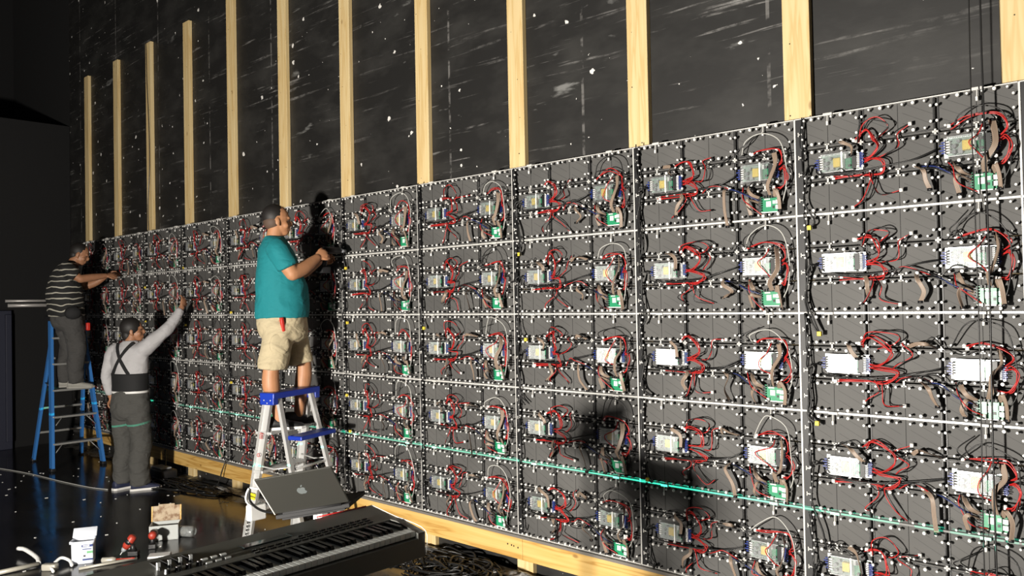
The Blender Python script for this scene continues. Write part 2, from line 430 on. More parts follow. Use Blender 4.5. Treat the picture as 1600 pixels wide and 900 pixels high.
for zj in (MH, 2 * MH):
    for mc in range(3):
        x = mc * MW + MW / 2
        cl.box((x - .004, -.003, zj - .015), (x + .004, FY, zj + .015), 'clip_plastic')
        for s in (-1, 1): cl.box((x - .011, -.003, zj + s * .014 - .003), (x + .011, FY, zj + s * .014 + .003), 'clip_plastic')
    for xj in (MW, 2 * MW):
        cl.box((xj - .004, -.010, zj - .012), (xj + .004, FY - .004, zj + .012), 'clip_plastic')
        cl.box((xj - .012, -.010, zj - .004), (xj + .012, FY - .004, zj + .004), 'clip_plastic')
for z in (.075, .20, .285, .40):
    cl.box((.020, -.010, z - .003), (.042, -.006, z + .003), 'clip_plastic'); cl.box((.020, -.010, z - .010), (.025, -.006, z + .010), 'clip_plastic')
clip_me = cl.mesh('clips')
ec = MB()                            # edge clamp with hanging pin
ec.bbox((-.022, -.012, CH - .008), (.022, FY, CH + .005), .002, 'clip_plastic').cyl((0, -.010, CH - .006), (0, -.014, CH - .042), .0030, .0030, 6, 'frame_metal').cyl((0, -.014, CH - .038), (0, -.014, CH - .056), .0060, .005, 7, 'white_plastic')
clamp_me = ec.mesh('edge_clamp')
# power supply
PW, PH = .206, .088
ps = MB()
ps.box((0, -.002, 0), (PW, FY, PH), 'psu_metal').box((.02, -.034, 0), (PW - .034, -.002, .0025), 'psu_metal').box((.02, -.034, PH - .0025), (PW - .034, -.002, PH), 'psu_metal')
psu_tray = ps.mesh('tray')
pb = MB().box((.014, -.006, .004), (PW - .006, -.0025, PH - .004), 'psu_board')
pb.box((.128, -.014, .010), (.162, -.006, .060), 'green_board')
for x, z, h, r in ((.045, .02, .024, .009), (.045, .045, .024, .009), (.062, .066, .02, .007), (.148, .066, .02, .006), (.150, .022, .022, .006)): pb.cyl((x, -.006, z), (x, -.006 - h, z), r, r, 9, 'black_plastic' if r < .0065 else 'bare_board_grey')
pb.box((.060, -.024, .012), (.078, -.006, .036), 'bare_board_grey').box((.126, -.022, .058), (.138, -.006, .082), 'chip_grey')
psu_board = pb.mesh('circuit_board')
psu_trafo = MB().bbox((.078, -.032, .022), (.113, -.006, .066), .003, 'yellow_part').mesh('transformer')
psu_cover = MB().box((.026, -.0355, .001), (PW - .044, -.0345, PH - .001), 'perforated_metal').mesh('mesh_cover')
psu_strap = MB().box((.117, -.0375, -.004), (.125, -.0356, PH + .004), 'white_plastic').mesh('strap')
tr = MB().box((PW - .042, -.030, .006), (PW - .020, -.002, PH - .006), 'black_plastic')
for i in range(9):
    z = .008 + i * .0082
    tr.box((PW - .020, -.027, z), (PW - .008, -.004, z + .0045), 'white_plastic'); tr.box((PW - .008, -.024, z), (PW + .008 + .004 * (i % 2), -.012, z + .0042), 'blue_terminal')
psu_out = tr.mesh('terminal_block')
tl = MB().box((.010, -.028, .014), (.014, -.002, PH - .012), 'black_plastic')
for i in range(5):
    z = .018 + i * .0115
    tl.box((.014, -.026, z), (.030, -.004, z + .006), 'white_plastic'); tl.box((-.006 - .008 * (i % 2), -.020, z + .001), (.012, -.010, z + .006), 'blue_terminal')
psu_in = tl.mesh('terminal_block')
# receiving card
rc = MB().box((0, -.024, 0), (.100, -.020, .078), 'green_board')
for x in (.008, .092):
    for z in (.008, .07): rc.cyl((x, FY, z), (x, -.02, z), .004, .004, 6, 'frame_metal', False)
card_board = rc.mesh('board')
card_chip = MB().box((.030, -.0265, .026), (.056, -.024, .054), 'chip_grey').box((.064, -.026, .04), (.078, -.024, .056), 'white_plastic').box((.064, -.026, .018), (.074, -.024, .03), 'black_plastic').box((.02, -.0255, .062), (.05, -.024, .068), 'white_plastic').mesh('chip')
cc = MB()
for i in range(6): cc.box((-.008, -.036, .006 + i * .012), (.010, -.022, .013 + i * .012), 'black_plastic')
for i in range(5): cc.box((.016 + i * .014, -.034, .070), (.025 + i * .014, -.022, .084), 'black_plastic')
cc.box((.086, -.040, .012), (.106, -.022, .032), 'chip_grey').box((.086, -.040, .038), (.106, -.022, .058), 'chip_grey').box((.004, -.030, -.004), (.098, -.022, .001), 'white_plastic')
card_con = cc.mesh('connectors')

LIFT = lambda: -random.uniform(.02, .055)
def J(a=.02): return random.uniform(-a, a)
def wire_obj(name, root, strands, seg):
    """strands: list of (uv points, radius, material, depth offset)"""
    mb = MB()
    for pts, r, mname, off in strands:
        P = [(u * CW, y + off, v * CH) for u, v, y in pts]
        mb.tube(spline(P, seg), r, 5, mname)
        if mname == 'red_wire' and random.random() < .6:
            e = P[-1]; mb.box((e[0] - .007, e[1] - .006, e[2] - .008), (e[0] + .007, e[1] + .006, e[2] + .008), 'white_plastic')
    return link(name, mb.mesh(name, True), root)
def ribbon_obj(root, pts, w, seg, fan=0.0):
    P = [Vector(p) for p in spline([(u * CW, y, v * CH) for u, v, y in pts], seg)]
    n = len(P); vs = []; att = []; K = 6
    ax = Vector((random.uniform(.6, 1), random.uniform(-.4, .2), random.uniform(-.5, .5))).normalized(); tw = random.uniform(-1.3, 1.3)
    for i, p in enumerate(P):
        t = (P[min(i + 1, n - 1)] - P[max(i - 1, 0)]).normalized()
        a = ax - t * ax.dot(t); a = a.normalized() if a.length > .05 else t.orthogonal().normalized()
        a = Quaternion(t, tw * i / n) @ a
        nn = t.cross(a); ww = w * (1 + fan * max(0, i / n - .7) * 3)
        for side in (1, -1):
            for k in range(K + 1):
                q = k / K - .5
                vs.append(tuple(p + a * q * ww + nn * (.0012 * side + (.0009 if k % 2 else -.0003) * side))); att.append(k / K)
    W2 = 2 * (K + 1); fs = []
    for i in range(n - 1):
        for k in range(K):
            a0 = i * W2 + k; b0 = (i + 1) * W2 + k; fs.append((a0, a0 + 1, b0 + 1, b0))
            a1 = i * W2 + K + 1 + k; b1 = (i + 1) * W2 + K + 1 + k; fs.append((a1 + 1, a1, b1, b1 + 1))
        for k0, k1 in ((0, K + 1), (K, 2 * K + 1)): fs.append((i * W2 + k0, (i + 1) * W2 + k0, (i + 1) * W2 + k1, i * W2 + k1))
    mb = MB(); mb.add(vs, fs, 'ribbon_grey_brown'); nb = len(vs)
    e = P[-1]
    mb.box((e.x - w * .55, e.y - .005, e.z - .006), (e.x + w * .55, e.y + .005, e.z + .006), 'black_plastic')
    me = mb.mesh('ribbon_cable', True)
    at = me.attributes.new('strand', 'FLOAT', 'POINT'); at.data.foreach_set('value', att + [0.0] * (len(mb.v) - nb))
    return link('ribbon_cable', me, root)

ROWN = ['bottom', 'fourth', 'third', 'second', 'top']
def cabinet(col, row):
    """col counts from the left end, row from the bottom"""
    X = -NL * CW + col * CW; Z = ZB + row * CH
    rname = ROWN[row] + ' row' + ('' if row in (0, 4) else ' from top')
    cname = 'rightmost column' if col == NL + NRT - 1 else f'{ORD[col]} column from left'
    root = thing('led_cabinet', (X, 0, Z), f'open LED cabinet back, {rname}, {cname}', 'LED cabinet', 'open backs of the LED wall cabinets')
    near = col >= 5
    for i in range(3):
        for j in range(3): link('module', module_me, root, (i * MW, 0, j * MH))
    link('frame', frame_lo if row == 0 else frame_hi if row == 1 else frame_me, root); link('side_rail', side_me, root)
    for i in (1, 2): link('joint_rail', rail_v, root, (i * MW, 0, 0)); link('joint_rail', rail_h, root, (0, 0, i * MH))
    link('knobs', knob_me, root)['kind'] = 'stuff'; link('clips', clip_me, root)['kind'] = 'stuff'
    for u in (.165, .835): link('edge_clamp', clamp_me, root, (u * CW + J(.01), 0, 0))
    for u in (.126, .700):
        p = bpy.data.objects.new('power_supply', None); COL.objects.link(p); p.parent = root; p.location = (u * CW + J(.008), -.002, .404 * CH + J(.004) + (.0)); p.empty_display_size = .02
        p.rotation_euler = (math.radians(random.gauss(-.6, .3)), J(.012), math.radians(random.gauss(0, .5)))
        for nm, me in (('tray', psu_tray), ('circuit_board', psu_board), ('transformer', psu_trafo), ('mesh_cover', psu_cover), ('strap', psu_strap), ('terminal_block', psu_out), ('terminal_block', psu_in)): link(nm, me, p)
    c = bpy.data.objects.new('receiver_card', None); COL.objects.link(c); c.parent = root; c.location = (.815 * CW + J(.008), 0, .075 * CH + J(.006)); c.empty_display_size = .02; c.rotation_euler = (0, J(.03), 0)
    for nm, me in (('board', card_board), ('chip', card_chip), ('connectors', card_con)): link(nm, me, c)
    seg = 6 if near else 4
    y0 = lambda: random.uniform(-.045, -.018)
    RW, BW = .0027, .0030
    def bundle(pts, n, mats, r=RW, spread=.010):
        st = []
        for k in range(n):
            st.append(([(u + J(spread) * (0 if i == 0 else 1) + (0, k * .0)[0], v + J(spread * 2) * (.4 if i == 0 else 1), y + J(.008)) for i, (u, v, y) in enumerate(pts)], r, mats[k % len(mats)], 0))
        return st
    RB = ['red_wire', 'black_wire']; RR = ['red_wire', 'red_wire', 'red_wire', 'black_wire']
    # output harness of the first supply: knot, loop over the upper joint, branch along the lower joint
    a, b = J(.03), J(.05)
    wire_obj('red_cable', root, bundle([(.352, .50, -.02), (.395 + a / 2, .50, -.035), (.44 + a, .56 + b, -.055), (.425 + a, .67, -.05), (.37, .74 + b, -.04), (.31 + J(), .70, -.025)], 3, RR), seg)
    wire_obj('red_cable', root, bundle([(.352, .47, -.02), (.41, .47, -.04), (.465 + a, .40 + b, -.05), (.43, .34, -.035), (.33, .345, -.02), (.20 + J(.04), .335 + J(.02), -.02)], 3, RR), seg)
    if random.random() < .85:
        h = random.uniform(.78, .90)
        wire_obj('red_cable', root, bundle([(.33 + J(), .66, -.02), (.36, h - .03, -.05), (.44 + a, h, -.06), (.49 + a, .76, -.05), (.45 + a, .69, -.03), (.40, .66, -.02)], 2, RB), seg)
    q = random.uniform(.08, .2)
    wire_obj('red_cable', root, bundle([(.38 + J(), .36, -.02), (.385 + J(), .27, -.04), (.34 + J(.03), q + .03, -.045), (.30 + J(.05), q - .04, -.02)], 2, RB), seg)
    wire_obj('red_cable', root, bundle([(.39 + J(), .36, -.02), (.41 + J(), .26, -.045), (.45 + J(.03), .16 + J(.04), -.04), (.50 + J(.04), .10 + J(.06), -.02)], 2, RB), seg)
    wire_obj('red_cable', root, bundle([(.44 + a, .48, -.03), (.50, .50 + b, -.05), (.52 + J(.03), .60, -.045), (.49 + J(.04), .69, -.03), (.56 + J(.05), .73 + J(.03), -.02)], 2, RB), seg)
    if random.random() < .8:
        wire_obj('red_cable', root, bundle([(.47, .34, -.02), (.52, .40 + J(.03), -.045), (.58 + J(.02), .41, -.045), (.64 + J(.02), .34, -.02)], 2, RB), seg)
    # second supply
    wire_obj('red_cable', root, bundle([(.922, .50, -.02), (.955, .52, -.045), (.972, .42 + b, -.05), (.945, .31, -.04), (.90 + J(), .30 + J(), -.02)], 3, RR), seg)
    wire_obj('red_cable', root, bundle([(.922, .53, -.02), (.96, .60, -.05), (.93, .71 + J(.02), -.05), (.84 + J(.03), .735 + J(.03), -.045), (.75 + J(.03), .68, -.02)], 2, RR), seg)
    if random.random() < .75:
        wire_obj('red_cable', root, bundle([(.86, .68, -.02), (.85, .60, -.045), (.80 + J(.03), .52, -.055), (.83 + J(.03), .42, -.05), (.87, .35, -.02)], 1, RR), seg)
    wire_obj('red_cable', root, bundle([(.735 + J(), .36, -.02), (.74, .26 + J(.03), -.045), (.775, .15 + J(.05), -.05), (.84, .06 + J(.03), -.03)], 2, RB), seg)
    # mains lead and the pair running across to the second supply
    wire_obj('black_cable', root, bundle([(.118, .48, -.02), (.085, .50, -.045), (.060, .44 + J(.04), -.045), (.052, .60, -.03), (.048, .80 + J(.1), -.03), (.046, 1.0, -.025)], 2, ['black_wire'], .0034), seg)
    wire_obj('black_cable', root, bundle([(.118, .45, -.02), (.15, .385, -.045), (.30, .365, -.05), (.45, .385, -.045), (.58, .43 + J(.02), -.04), (.675, .49, -.02)], 2, ['black_wire'], BW, .006), seg)
    z1 = random.choice((-.12, -.35, .05, -.2)) if row > 0 else random.uniform(.03, .22)
    lead = bundle([(.075, .46, -.035), (.060, .30, -.03), (.075 + J(.02), .12, -.04), (.085 + J(.03), z1 * .5, -.04), (.10 + J(.04), z1, -.035)], 1 if random.random() < .5 else 2, ['black_wire'], .0046)
    o = wire_obj('black_cable', root, lead, seg)
    if random.random() < (.55 if row else .25):
        e = lead[0][0][-1]
        link('plug', MB().bbox((e[0] * CW - .010, e[2] - .008, e[1] * CH - .012), (e[0] * CW + .010, e[2] + .008, e[1] * CH + .010), .002, 'yellow_part').mesh('plug'), o)
    wire_obj('blue_cable', root, bundle([(.60 + J(), .355, -.02), (.67, .33, -.04), (.74, .255 + J(.02), -.045), (.808, .19, -.03)], 2, ['blue_wire', 'black_wire'], .0032, .006), seg)
    # network lead looping beside the frame
    s = random.uniform(.74, .92)
    wire_obj('data_cable', root, bundle([(.74 + J(.03), .68, -.03), (.78 + J(.03), s, -.055), (.86 + J(.02), s + .06, -.06), (.945, s - .04, -.055), (.970, .55, -.05), (.965, .30, -.05), (.93, .15, -.04)], 1, ['grey_wire' if random.random() < .6 else 'black_wire'], .0030), seg)
    if random.random() < .5:
        wire_obj('data_cable', root, bundle([(.80, .88 + J(.05), -.03), (.74 + J(.02), .80, -.05), (.73 + J(.03), .72, -.05), (.80, .66, -.03)], 1, ['black_wire'], .0028), seg)
    for k in range(3):
        u0 = random.uniform(.08, .8); v0 = random.choice((.35, .67)); du = random.uniform(.08, .2)
        wire_obj('black_cable', root, bundle([(u0, v0, -.02), (u0 + du * .3, v0 + J(.09), -.045), (u0 + du * .7, v0 + J(.10), -.045), (min(u0 + du, .95), v0 + J(.02), -.02)], 1, ['black_wire'], .0026), seg)
    # flat ribbon cables
    ribbon_obj(root, [(.87 + J(.01), .24, -.035), (.875, .33, -.06), (.90 + J(.02), .42 + J(.05), -.065), (.915, .56, -.05), (.90, .69, -.03)], .022, seg, .4)
    ribbon_obj(root, [(.90, .22, -.035), (.915, .29, -.06), (.935 + J(.01), .20, -.06), (.93, .06 + J(.04), -.04)], .018, seg)
    ribbon_obj(root, [(.812, .17, -.03), (.775, .21 + J(.02), -.05), (.755, .16 + J(.05), -.05), (.765, .06 + J(.03), -.03)], .018, seg)
    ribbon_obj(root, [(.812, .22, -.03), (.78, .26, -.05), (.76, .31, -.045), (.745, .355, -.02)], .02, seg)
    t = random.uniform(-.06, .22)
    ribbon_obj(root, [(.59 + J(.03), .365, -.02), (.605 + J(.02), .31, -.055), (.625 + J(.03), (t + .3) / 2, -.05), (.62 + J(.04), t if row else max(t, .05), -.04)], .018, seg)
    if random.random() < .75:
        ribbon_obj(root, [(.34 + J(.02), .36, -.02), (.36, .30, -.05), (.345 + J(.03), .22, -.05), (.33 + J(.05), .14 + J(.05), -.03)], .018, seg)
    if random.random() < .7:
        ribbon_obj(root, [(.24 + J(.03), .70, -.025), (.275 + J(.02), .68, -.055), (.30 + J(.02), .62, -.06), (.315 + J(.02), .52 + J(.08), -.055)], .018, seg)
    if random.random() < .6:
        ribbon_obj(root, [(.55 + J(.04), .68, -.025), (.575, .72 + J(.03), -.05), (.62, .71, -.05), (.65 + J(.03), .68, -.025)], .018, seg)
    return root
for row in range(NR):
    for col in range(NL + NRT): cabinet(col, row)
#PART2
# ------------------------------------------------------------------ hanging cables at the right
for i, (x, y, zt, zb, r, lb) in enumerate(((-.158, -.075, 7.0, .3, .003, 'left of the pair'), (-.112, -.085, 7.0, .3, .0042, 'thicker one, right of the pair'))):
    pts = [(x - .003 * math.sin(k * .9 + i), y, zt + (zb - zt) * k / 24) for k in range(25)]
    tag(link('hanging_cable', MB().tube(pts, r, 6, 'black_wire').mesh('hanging_cable', True)), f'black cable hanging straight down before the right column, {lb}', 'cable', 'hanging cables at the right')

# ------------------------------------------------------------------ people
def V(*a): return Vector(a)
class Figure:
    """builds meshes in a frame: f forward, s to the person's right, u up"""
    def __init__(s, base, F):
        s.b = Vector(base); s.F = Vector((F[0], F[1], 0)).normalized(); s.S = Vector((s.F.y, -s.F.x, 0)); s.U = Vector((0, 0, 1))
    def p(s, t): return s.b + s.F * t[0] + s.S * t[1] + s.U * t[2]
    def d(s, t): return s.F * t[0] + s.S * t[1] + s.U * t[2]
    def limb(s, mb, pts, rs, mname, seg=5, n=16, ends=True):
        P = [s.p(t) for t in pts]
        Q = [Vector(q) for q in spline(P, seg)]
        R = [q[0] for q in spline([(r, 0, 0) for r in rs], seg)]
        if ends:
            t0 = (Q[0] - Q[1]).normalized(); t1 = (Q[-1] - Q[-2]).normalized()
            for t, q, r, at in ((t0, Q[0], R[0], 0), (t1, Q[-1], R[-1], -1)):
                add = [(q + t * r * k, r * math.sqrt(max(0.02, 1 - k * k))) for k in (.5, .85, .97)]
                if at == 0: Q = [a[0] for a in reversed(add)] + Q; R = [a[1] for a in reversed(add)] + R
                else: Q = Q + [a[0] for a in add]; R = R + [a[1] for a in add]
        mb.tube(Q, R, n, mname)
    def sections(s, mb, secs, mname, n=24, tilt=(0, 0), pw=2.0):
        """secs: (f, s, u, half_f, half_s) rings, smoothly interpolated"""
        rows = np.array(secs, float); cat = []
        A = spline([tuple(r[:3]) for r in rows], 5); B = spline([(r[3], r[4], 0) for r in rows], 5)
        rings = []
        for a, b in zip(A, B):
            rg = []
            for k in range(n):
                t = 2 * PI * k / n; c, q = math.cos(t), math.sin(t)
                cc = math.copysign(abs(c) ** (2 / pw), c); ss = math.copysign(abs(q) ** (2 / pw), q)
                rg.append(tuple(s.p((a[0] + b[0] * cc, a[1] + b[1] * ss, a[2] + tilt[0] * b[0] * cc + tilt[1] * b[1] * ss))))
            rings.append(rg)
        mb.loft(rings, mname)
    def ell(s, mb, c, r, mname, face=None, pitch=0.0):
        F = s.F if face is None else face
        F = Vector((F[0], F[1], 0)).normalized(); Sd = Vector((F.y, -F.x, 0)); U = Vector((0, 0, 1))
        Fp = F * math.cos(pitch) + U * math.sin(pitch); Up = U * math.cos(pitch) - F * math.sin(pitch)
        mb.ell(c, (Fp * r[0], Sd * r[1], Up * r[2]), mname)
    def hand(s, mb, wrist, d, nrm, mname, thumb=1, curl=.9, size=1.0):
        """wrist and directions in the figure frame; nrm points out of the back of the hand"""
        w = s.p(wrist); d = s.d(d).normalized(); nr = s.d(nrm); nr = (nr - d * nr.dot(d)).normalized(); sd = d.cross(nr)
        z = size
        mb.ell(w + d * .050 * z, (d * .058 * z, sd * .042 * z, nr * .017 * z), mname, 14, 10)
        for k, (o, ln) in enumerate(((-.033, .066), (-.011, .078), (.011, .074), (.033, .058))):
            b = w + d * (.088 - abs(o) * .25) * z + sd * o * 1.12 * z; a = curl * (1 + .1 * k); P = [b - d * .02 * z, b]; dd = d.copy(); ang = 0
            for q, fr in enumerate((.45, .32, .25)):
                ang += a * (.35 if q == 0 else .5)
                P.append(P[-1] + (d * math.cos(ang) - nr * math.sin(ang) + sd * o * 1.6 * (1 if q == 0 else .4)) * ln * fr * z)
            mb.tube([tuple(q) for q in spline(P, 3)], [r * z for r in np.interp(np.linspace(0, 1, (len(P) - 1) * 3 + 1), [0, .4, 1], [.0098, .0088, .0068])], 10, mname)
        b = w + d * .03 * z + sd * thumb * .034 * z
        P = [b - sd * thumb * .012 * z, b + sd * thumb * .012 * z + d * .012 * z, b + sd * thumb * .026 * z + d * .04 * z - nr * .010 * z, b + sd * thumb * .022 * z + d * .066 * z - nr * .022 * z]
        mb.tube([tuple(q) for q in spline(P, 3)], [r * z for r in np.linspace(.0125, .0078, 10)], 10, mname)
def head(fig, mb, c, face, pitch, mname):
    """skull, jaw, brow, nose, lips, ears; c = skull centre (figure frame)"""
    C = fig.p(c); F = Vector((face[0], face[1], 0)).normalized(); Sd = Vector((F.y, -F.x, 0)); U = Vector((0, 0, 1))
    Fp = F * math.cos(pitch) + U * math.sin(pitch); Up = U * math.cos(pitch) - F * math.sin(pitch)
    e = lambda f, s_, u, a, b, cc: mb.ell(C + Fp * f + Sd * s_ + Up * u, (Fp * a, Sd * b, Up * cc), mname)
    e(-.008, 0, .018, .098, .077, .098)              # cranium
    e(.022, 0, -.045, .070, .062, .080)              # face
    e(.040, 0, -.092, .045, .045, .034)              # jaw and chin
    e(.082, 0, .012, .018, .050, .012)               # brow
    e(.095, 0, -.032, .020, .014, .024); e(.084, 0, -.010, .013, .009, .026)     # nose
    e(.084, 0, -.072, .012, .024, .007); e(.082, 0, -.084, .011, .020, .007)     # lips
    e(.055, .042, -.045, .026, .022, .025); e(.055, -.042, -.045, .026, .022, .025)   # cheeks
    for q in (-1, 1):
        e(-.006, q * .082, -.022, .019, .008, .031); e(.002, q * .078, -.046, .010, .008, .012)   # ears
    return C, Fp, Sd, Up
def remesh(name, mb, voxel, smooth_it, parent, mname, fac=0.5, wrinkle=0.0):
    me = mb.mesh(name); o = link(name, me)
    r = o.modifiers.new('r', 'REMESH'); r.mode = 'VOXEL'; r.voxel_size = voxel; r.use_smooth_shade = True
    sm = o.modifiers.new('s', 'SMOOTH'); sm.factor = fac; sm.iterations = smooth_it
    dg = bpy.context.evaluated_depsgraph_get(); ev = o.evaluated_get(dg)
    nm = bpy.data.meshes.new_from_object(ev, preserve_all_data_layers=False, depsgraph=dg)
    nm.materials.clear(); nm.materials.append(MATS[mname])
    nm.polygons.foreach_set('use_smooth', [True] * len(nm.polygons))
    o.modifiers.clear(); o.data = nm; bpy.data.meshes.remove(me)
    if wrinkle:
        no = [v.normal.copy() for v in nm.vertices]
        for v, q in zip(nm.vertices, no):
            c = v.co; a = mnoise.noise(Vector((c.x * 9, c.y * 9, c.z * 8))); b = 1 - abs(mnoise.noise(Vector((c.x * 6 + 9 + c.z * 3, c.y * 7 - c.z * 4, c.z * 6 + c.x * 6)))) * 2
            v.co = c + q * wrinkle * (a * .7 + b * .6)
        nm.update()
    if parent is not None:
        o.parent = parent; o.matrix_parent_inverse = Matrix.Translation(-parent.location)
    return o
def part(name, mb, parent, smooth=True):
    o = link(name, mb.mesh(name, smooth), parent)
    if parent is not None and parent.data is None:
        base = parent
        loc = Vector(parent.location)
        while base.parent is not None: base = base.parent; loc = loc + Vector(base.location)
        o.matrix_parent_inverse = Matrix.Translation(-loc)
    return o
def cloth_mat(name, c, rough=.85, wr=.5):
    m = mat(name, c, rough)
    p = position(m); n = noise(m, mapping(m, p, (7, 7, 12)), 1.0, 3, .5, .6); f = noise(m, p, 600, 1)
    cc = mixc(m, math_n(m, 'MULTIPLY', f, .35), c, tuple(x * .6 for x in c)); L(m, cc, bsdf(m).inputs['Base Color'])
    bump(m, n, wr, .035)
    return m
def skin_mat(name, c):
    m = mat(name, c, .5); p = position(m)
    cc = mixc(m, noise(m, p, 25, 3), tuple(x * .82 for x in c), tuple(min(1, x * 1.12) for x in c)); L(m, cc, bsdf(m).inputs['Base Color'])
    return m
skin_mat('skin_tan', (0.46, 0.22, 0.11)); skin_mat('skin_brown', (0.36, 0.17, 0.09))
mat('hair_black', (0.012, 0.010, 0.009), .6); mat('eye_white', (.05, .035, .03), .3); mat('hair_fade', (0.09, 0.055, 0.038), .7)
cloth_mat('teal_cotton', (0.004, 0.19, 0.215)); cloth_mat('khaki_cotton', (0.50, 0.42, 0.27), .9, .8)
cloth_mat('grey_jersey', (0.47, 0.46, 0.47), .85, .6); cloth_mat('charcoal_twill', (0.060, 0.058, 0.056), .9, .9); cloth_mat('charcoal_work', (0.068, 0.067, 0.062), .9, .9)
mat('shoe_black', (.012, .012, .013), .5); mat('shoe_sole_white', (.75, .74, .72), .5); mat('shoe_grey', (.30, .29, .26), .7); mat('shoe_navy', (.02, .025, .06), .6)
mat('elastic_black', (.008, .008, .009), .8); mat('red_plastic', (.55, .03, .02), .4)
def stripes():
    m = cloth_mat('striped_jersey', (0.012, 0.012, 0.012))
    z = sep(m, position(m))[2]; w = noise(m, position(m), 3.5, 2)
    s = math_n(m, 'FRACT', math_n(m, 'MULTIPLY', math_n(m, 'ADD', z, math_n(m, 'MULTIPLY', w, .12)), 1 / .066))
    L(m, mixc(m, math_n(m, 'LESS_THAN', s, .20), (.010, .010, .010), (.42, .40, .34)), bsdf(m).inputs['Base Color'])
stripes()
def shoe(fig, parent, ank, yaw, up_m, sole_m, label=None):
    """ank: ankle (figure frame, u is the standing height); yaw turns the toe to the right"""
    d = Vector((math.cos(yaw), math.sin(yaw))); r = Vector((-d.y, d.x))
    g = lambda a, b, u: fig.p((ank[0] + d.x * a + r.x * b, ank[1] + d.y * a + r.y * b, ank[2] + u))
    root = bpy.data.objects.new('shoe', None); COL.objects.link(root); root.parent = parent; root.empty_display_size = .05
    mb = MB(); prof = [(-.085, .030, .085), (-.07, .038, .10), (-.02, .040, .098), (.03, .040, .082), (.08, .044, .062), (.13, .046, .052), (.165, .040, .042), (.185, .022, .030)]
    rings = []
    for a, w, h in prof:
        rings.append([tuple(g(a, w * math.cos(t), .018 + (h - .018) * max(0, math.sin(t)) ** .8 if math.sin(t) > 0 else .018)) for t in [2 * PI * k / 14 for k in range(14)]])
    mb.loft(rings, up_m); part('upper', mb, root)
    ms = MB(); rr = []
    for a, w, h in [(-.095, .02, 0)] + prof + [(.195, .014, 0)]:
        w2 = w * 1.08
        rr.append([tuple(g(a, x, z)) for x, z in ((-w2, 0), (w2, 0), (w2, .020), (-w2, .020))])
    ms.loft(rr, sole_m); part('sole', ms, root, False)
    if label: root['label'] = label
    return root

# --- man in the teal shirt on the aluminium ladder
TB = (-4.77, -0.555, 0.872)
fg = Figure(TB, (.29, .956))
man = thing('person', TB, 'person in teal t-shirt and khaki shorts standing on the aluminium ladder', 'person')
skin = 'skin_tan'
m1 = MB()
C, Fp, Sd, Up = head(fg, m1, (-.045, 0, 1.585), (.42, .90), .02, skin)
fg.limb(m1, [(-.075, 0, 1.34), (-.068, 0, 1.44), (-.055, 0, 1.53)], [.075, .062, .060], skin)
fg.sections(m1, [(-.04, 0, .84, .10, .15), (-.04, 0, 1.1, .10, .15), (-.07, 0, 1.30, .08, .16), (-.075, 0, 1.40, .05, .10)], skin)
fg.limb(m1, [(-.10, .185, 1.345), (-.05, .235, 1.245), (0, .245, 1.165)], [.062, .060, .054], skin)
fg.limb(m1, [(0, .245, 1.165), (.10, .20, 1.21), (.215, .145, 1.285)], [.055, .054, .034], skin)
fg.hand(m1, (.215, .145, 1.285), (.72, -.25, .55), (.1, .8, .5), skin, thumb=1, curl=1.5)
fg.limb(m1, [(-.07, -.185, 1.345), (.02, -.22, 1.24), (.10, -.22, 1.15)], [.055, .050, .044], skin)
fg.limb(m1, [(.10, -.22, 1.15), (.20, -.16, 1.19), (.30, -.095, 1.27)], [.046, .044, .030], skin)
fg.hand(m1, (.30, -.095, 1.27), (.75, .3, .5), (.1, -.8, .5), skin, thumb=-1, curl=1.4)
fg.limb(m1, [(-.05, .10, .80), (-.10, .105, .60), (-.13, .105, .47), (-.135, .105, .33), (-.10, .105, .17), (-.075, .105, .07)], [.090, .078, .060, .064, .044, .038], skin)
fg.limb(m1, [(.04, -.10, .80), (.12, -.105, .60), (.17, -.105, .47), (.165, -.105, .33), (.14, -.105, .17), (.125, -.105, .07)], [.090, .078, .060, .064, .044, .038], skin)
remesh('body', m1, .0065, 4, man, skin)
m2 = MB()                                             # t-shirt
fg.sections(m2, [(-.018, 0, .835, .196, .196), (-.012, 0, .90, .200, .200), (-.015, 0, 1.0, .196, .200), (-.028, 0, 1.12, .178, .198), (-.045, 0, 1.25, .150, .200), (-.062, 0, 1.36, .118, .195), (-.070, 0, 1.42, .085, .13), (-.070, 0, 1.455, .070, .080)], 'teal_cotton')
fg.limb(m2, [(-.095, .15, 1.375), (-.085, .20, 1.33), (-.055, .238, 1.255), (-.035, .246, 1.21)], [.078, .082, .080, .080], 'teal_cotton', ends=False)
fg.limb(m2, [(-.060, -.15, 1.375), (-.04, -.20, 1.33), (.01, -.225, 1.255), (.045, -.228, 1.21)], [.078, .082, .080, .080], 'teal_cotton', ends=False)
remesh('t_shirt', m2, .010, 6, man, 'teal_cotton', wrinkle=0.011)
m3 = MB()                                             # shorts
fg.sections(m3, [(-.015, 0, .88, .175, .180), (-.02, 0, .80, .185, .195), (-.01, 0, .70, .175, .19), (-.01, 0, .645, .12, .14)], 'khaki_cotton')
fg.limb(m3, [(-.045, .095, .78), (-.085, .10, .64), (-.115, .10, .50), (-.12, .10, .455)], [.115, .110, .108, .110], 'khaki_cotton', ends=False)
fg.limb(m3, [(.045, -.095, .78), (.10, -.10, .64), (.135, -.10, .52), (.145, -.10, .475)], [.115, .108, .102, .104], 'khaki_cotton', ends=False)
remesh('shorts', m3, .010, 5, man, 'khaki_cotton', wrinkle=0.009)
mp = MB(); fg.ell(mp, fg.p((-.09, .195, .64)), (.075, .022, .085), 'khaki_cotton'); part('cargo_pocket', mp, man)
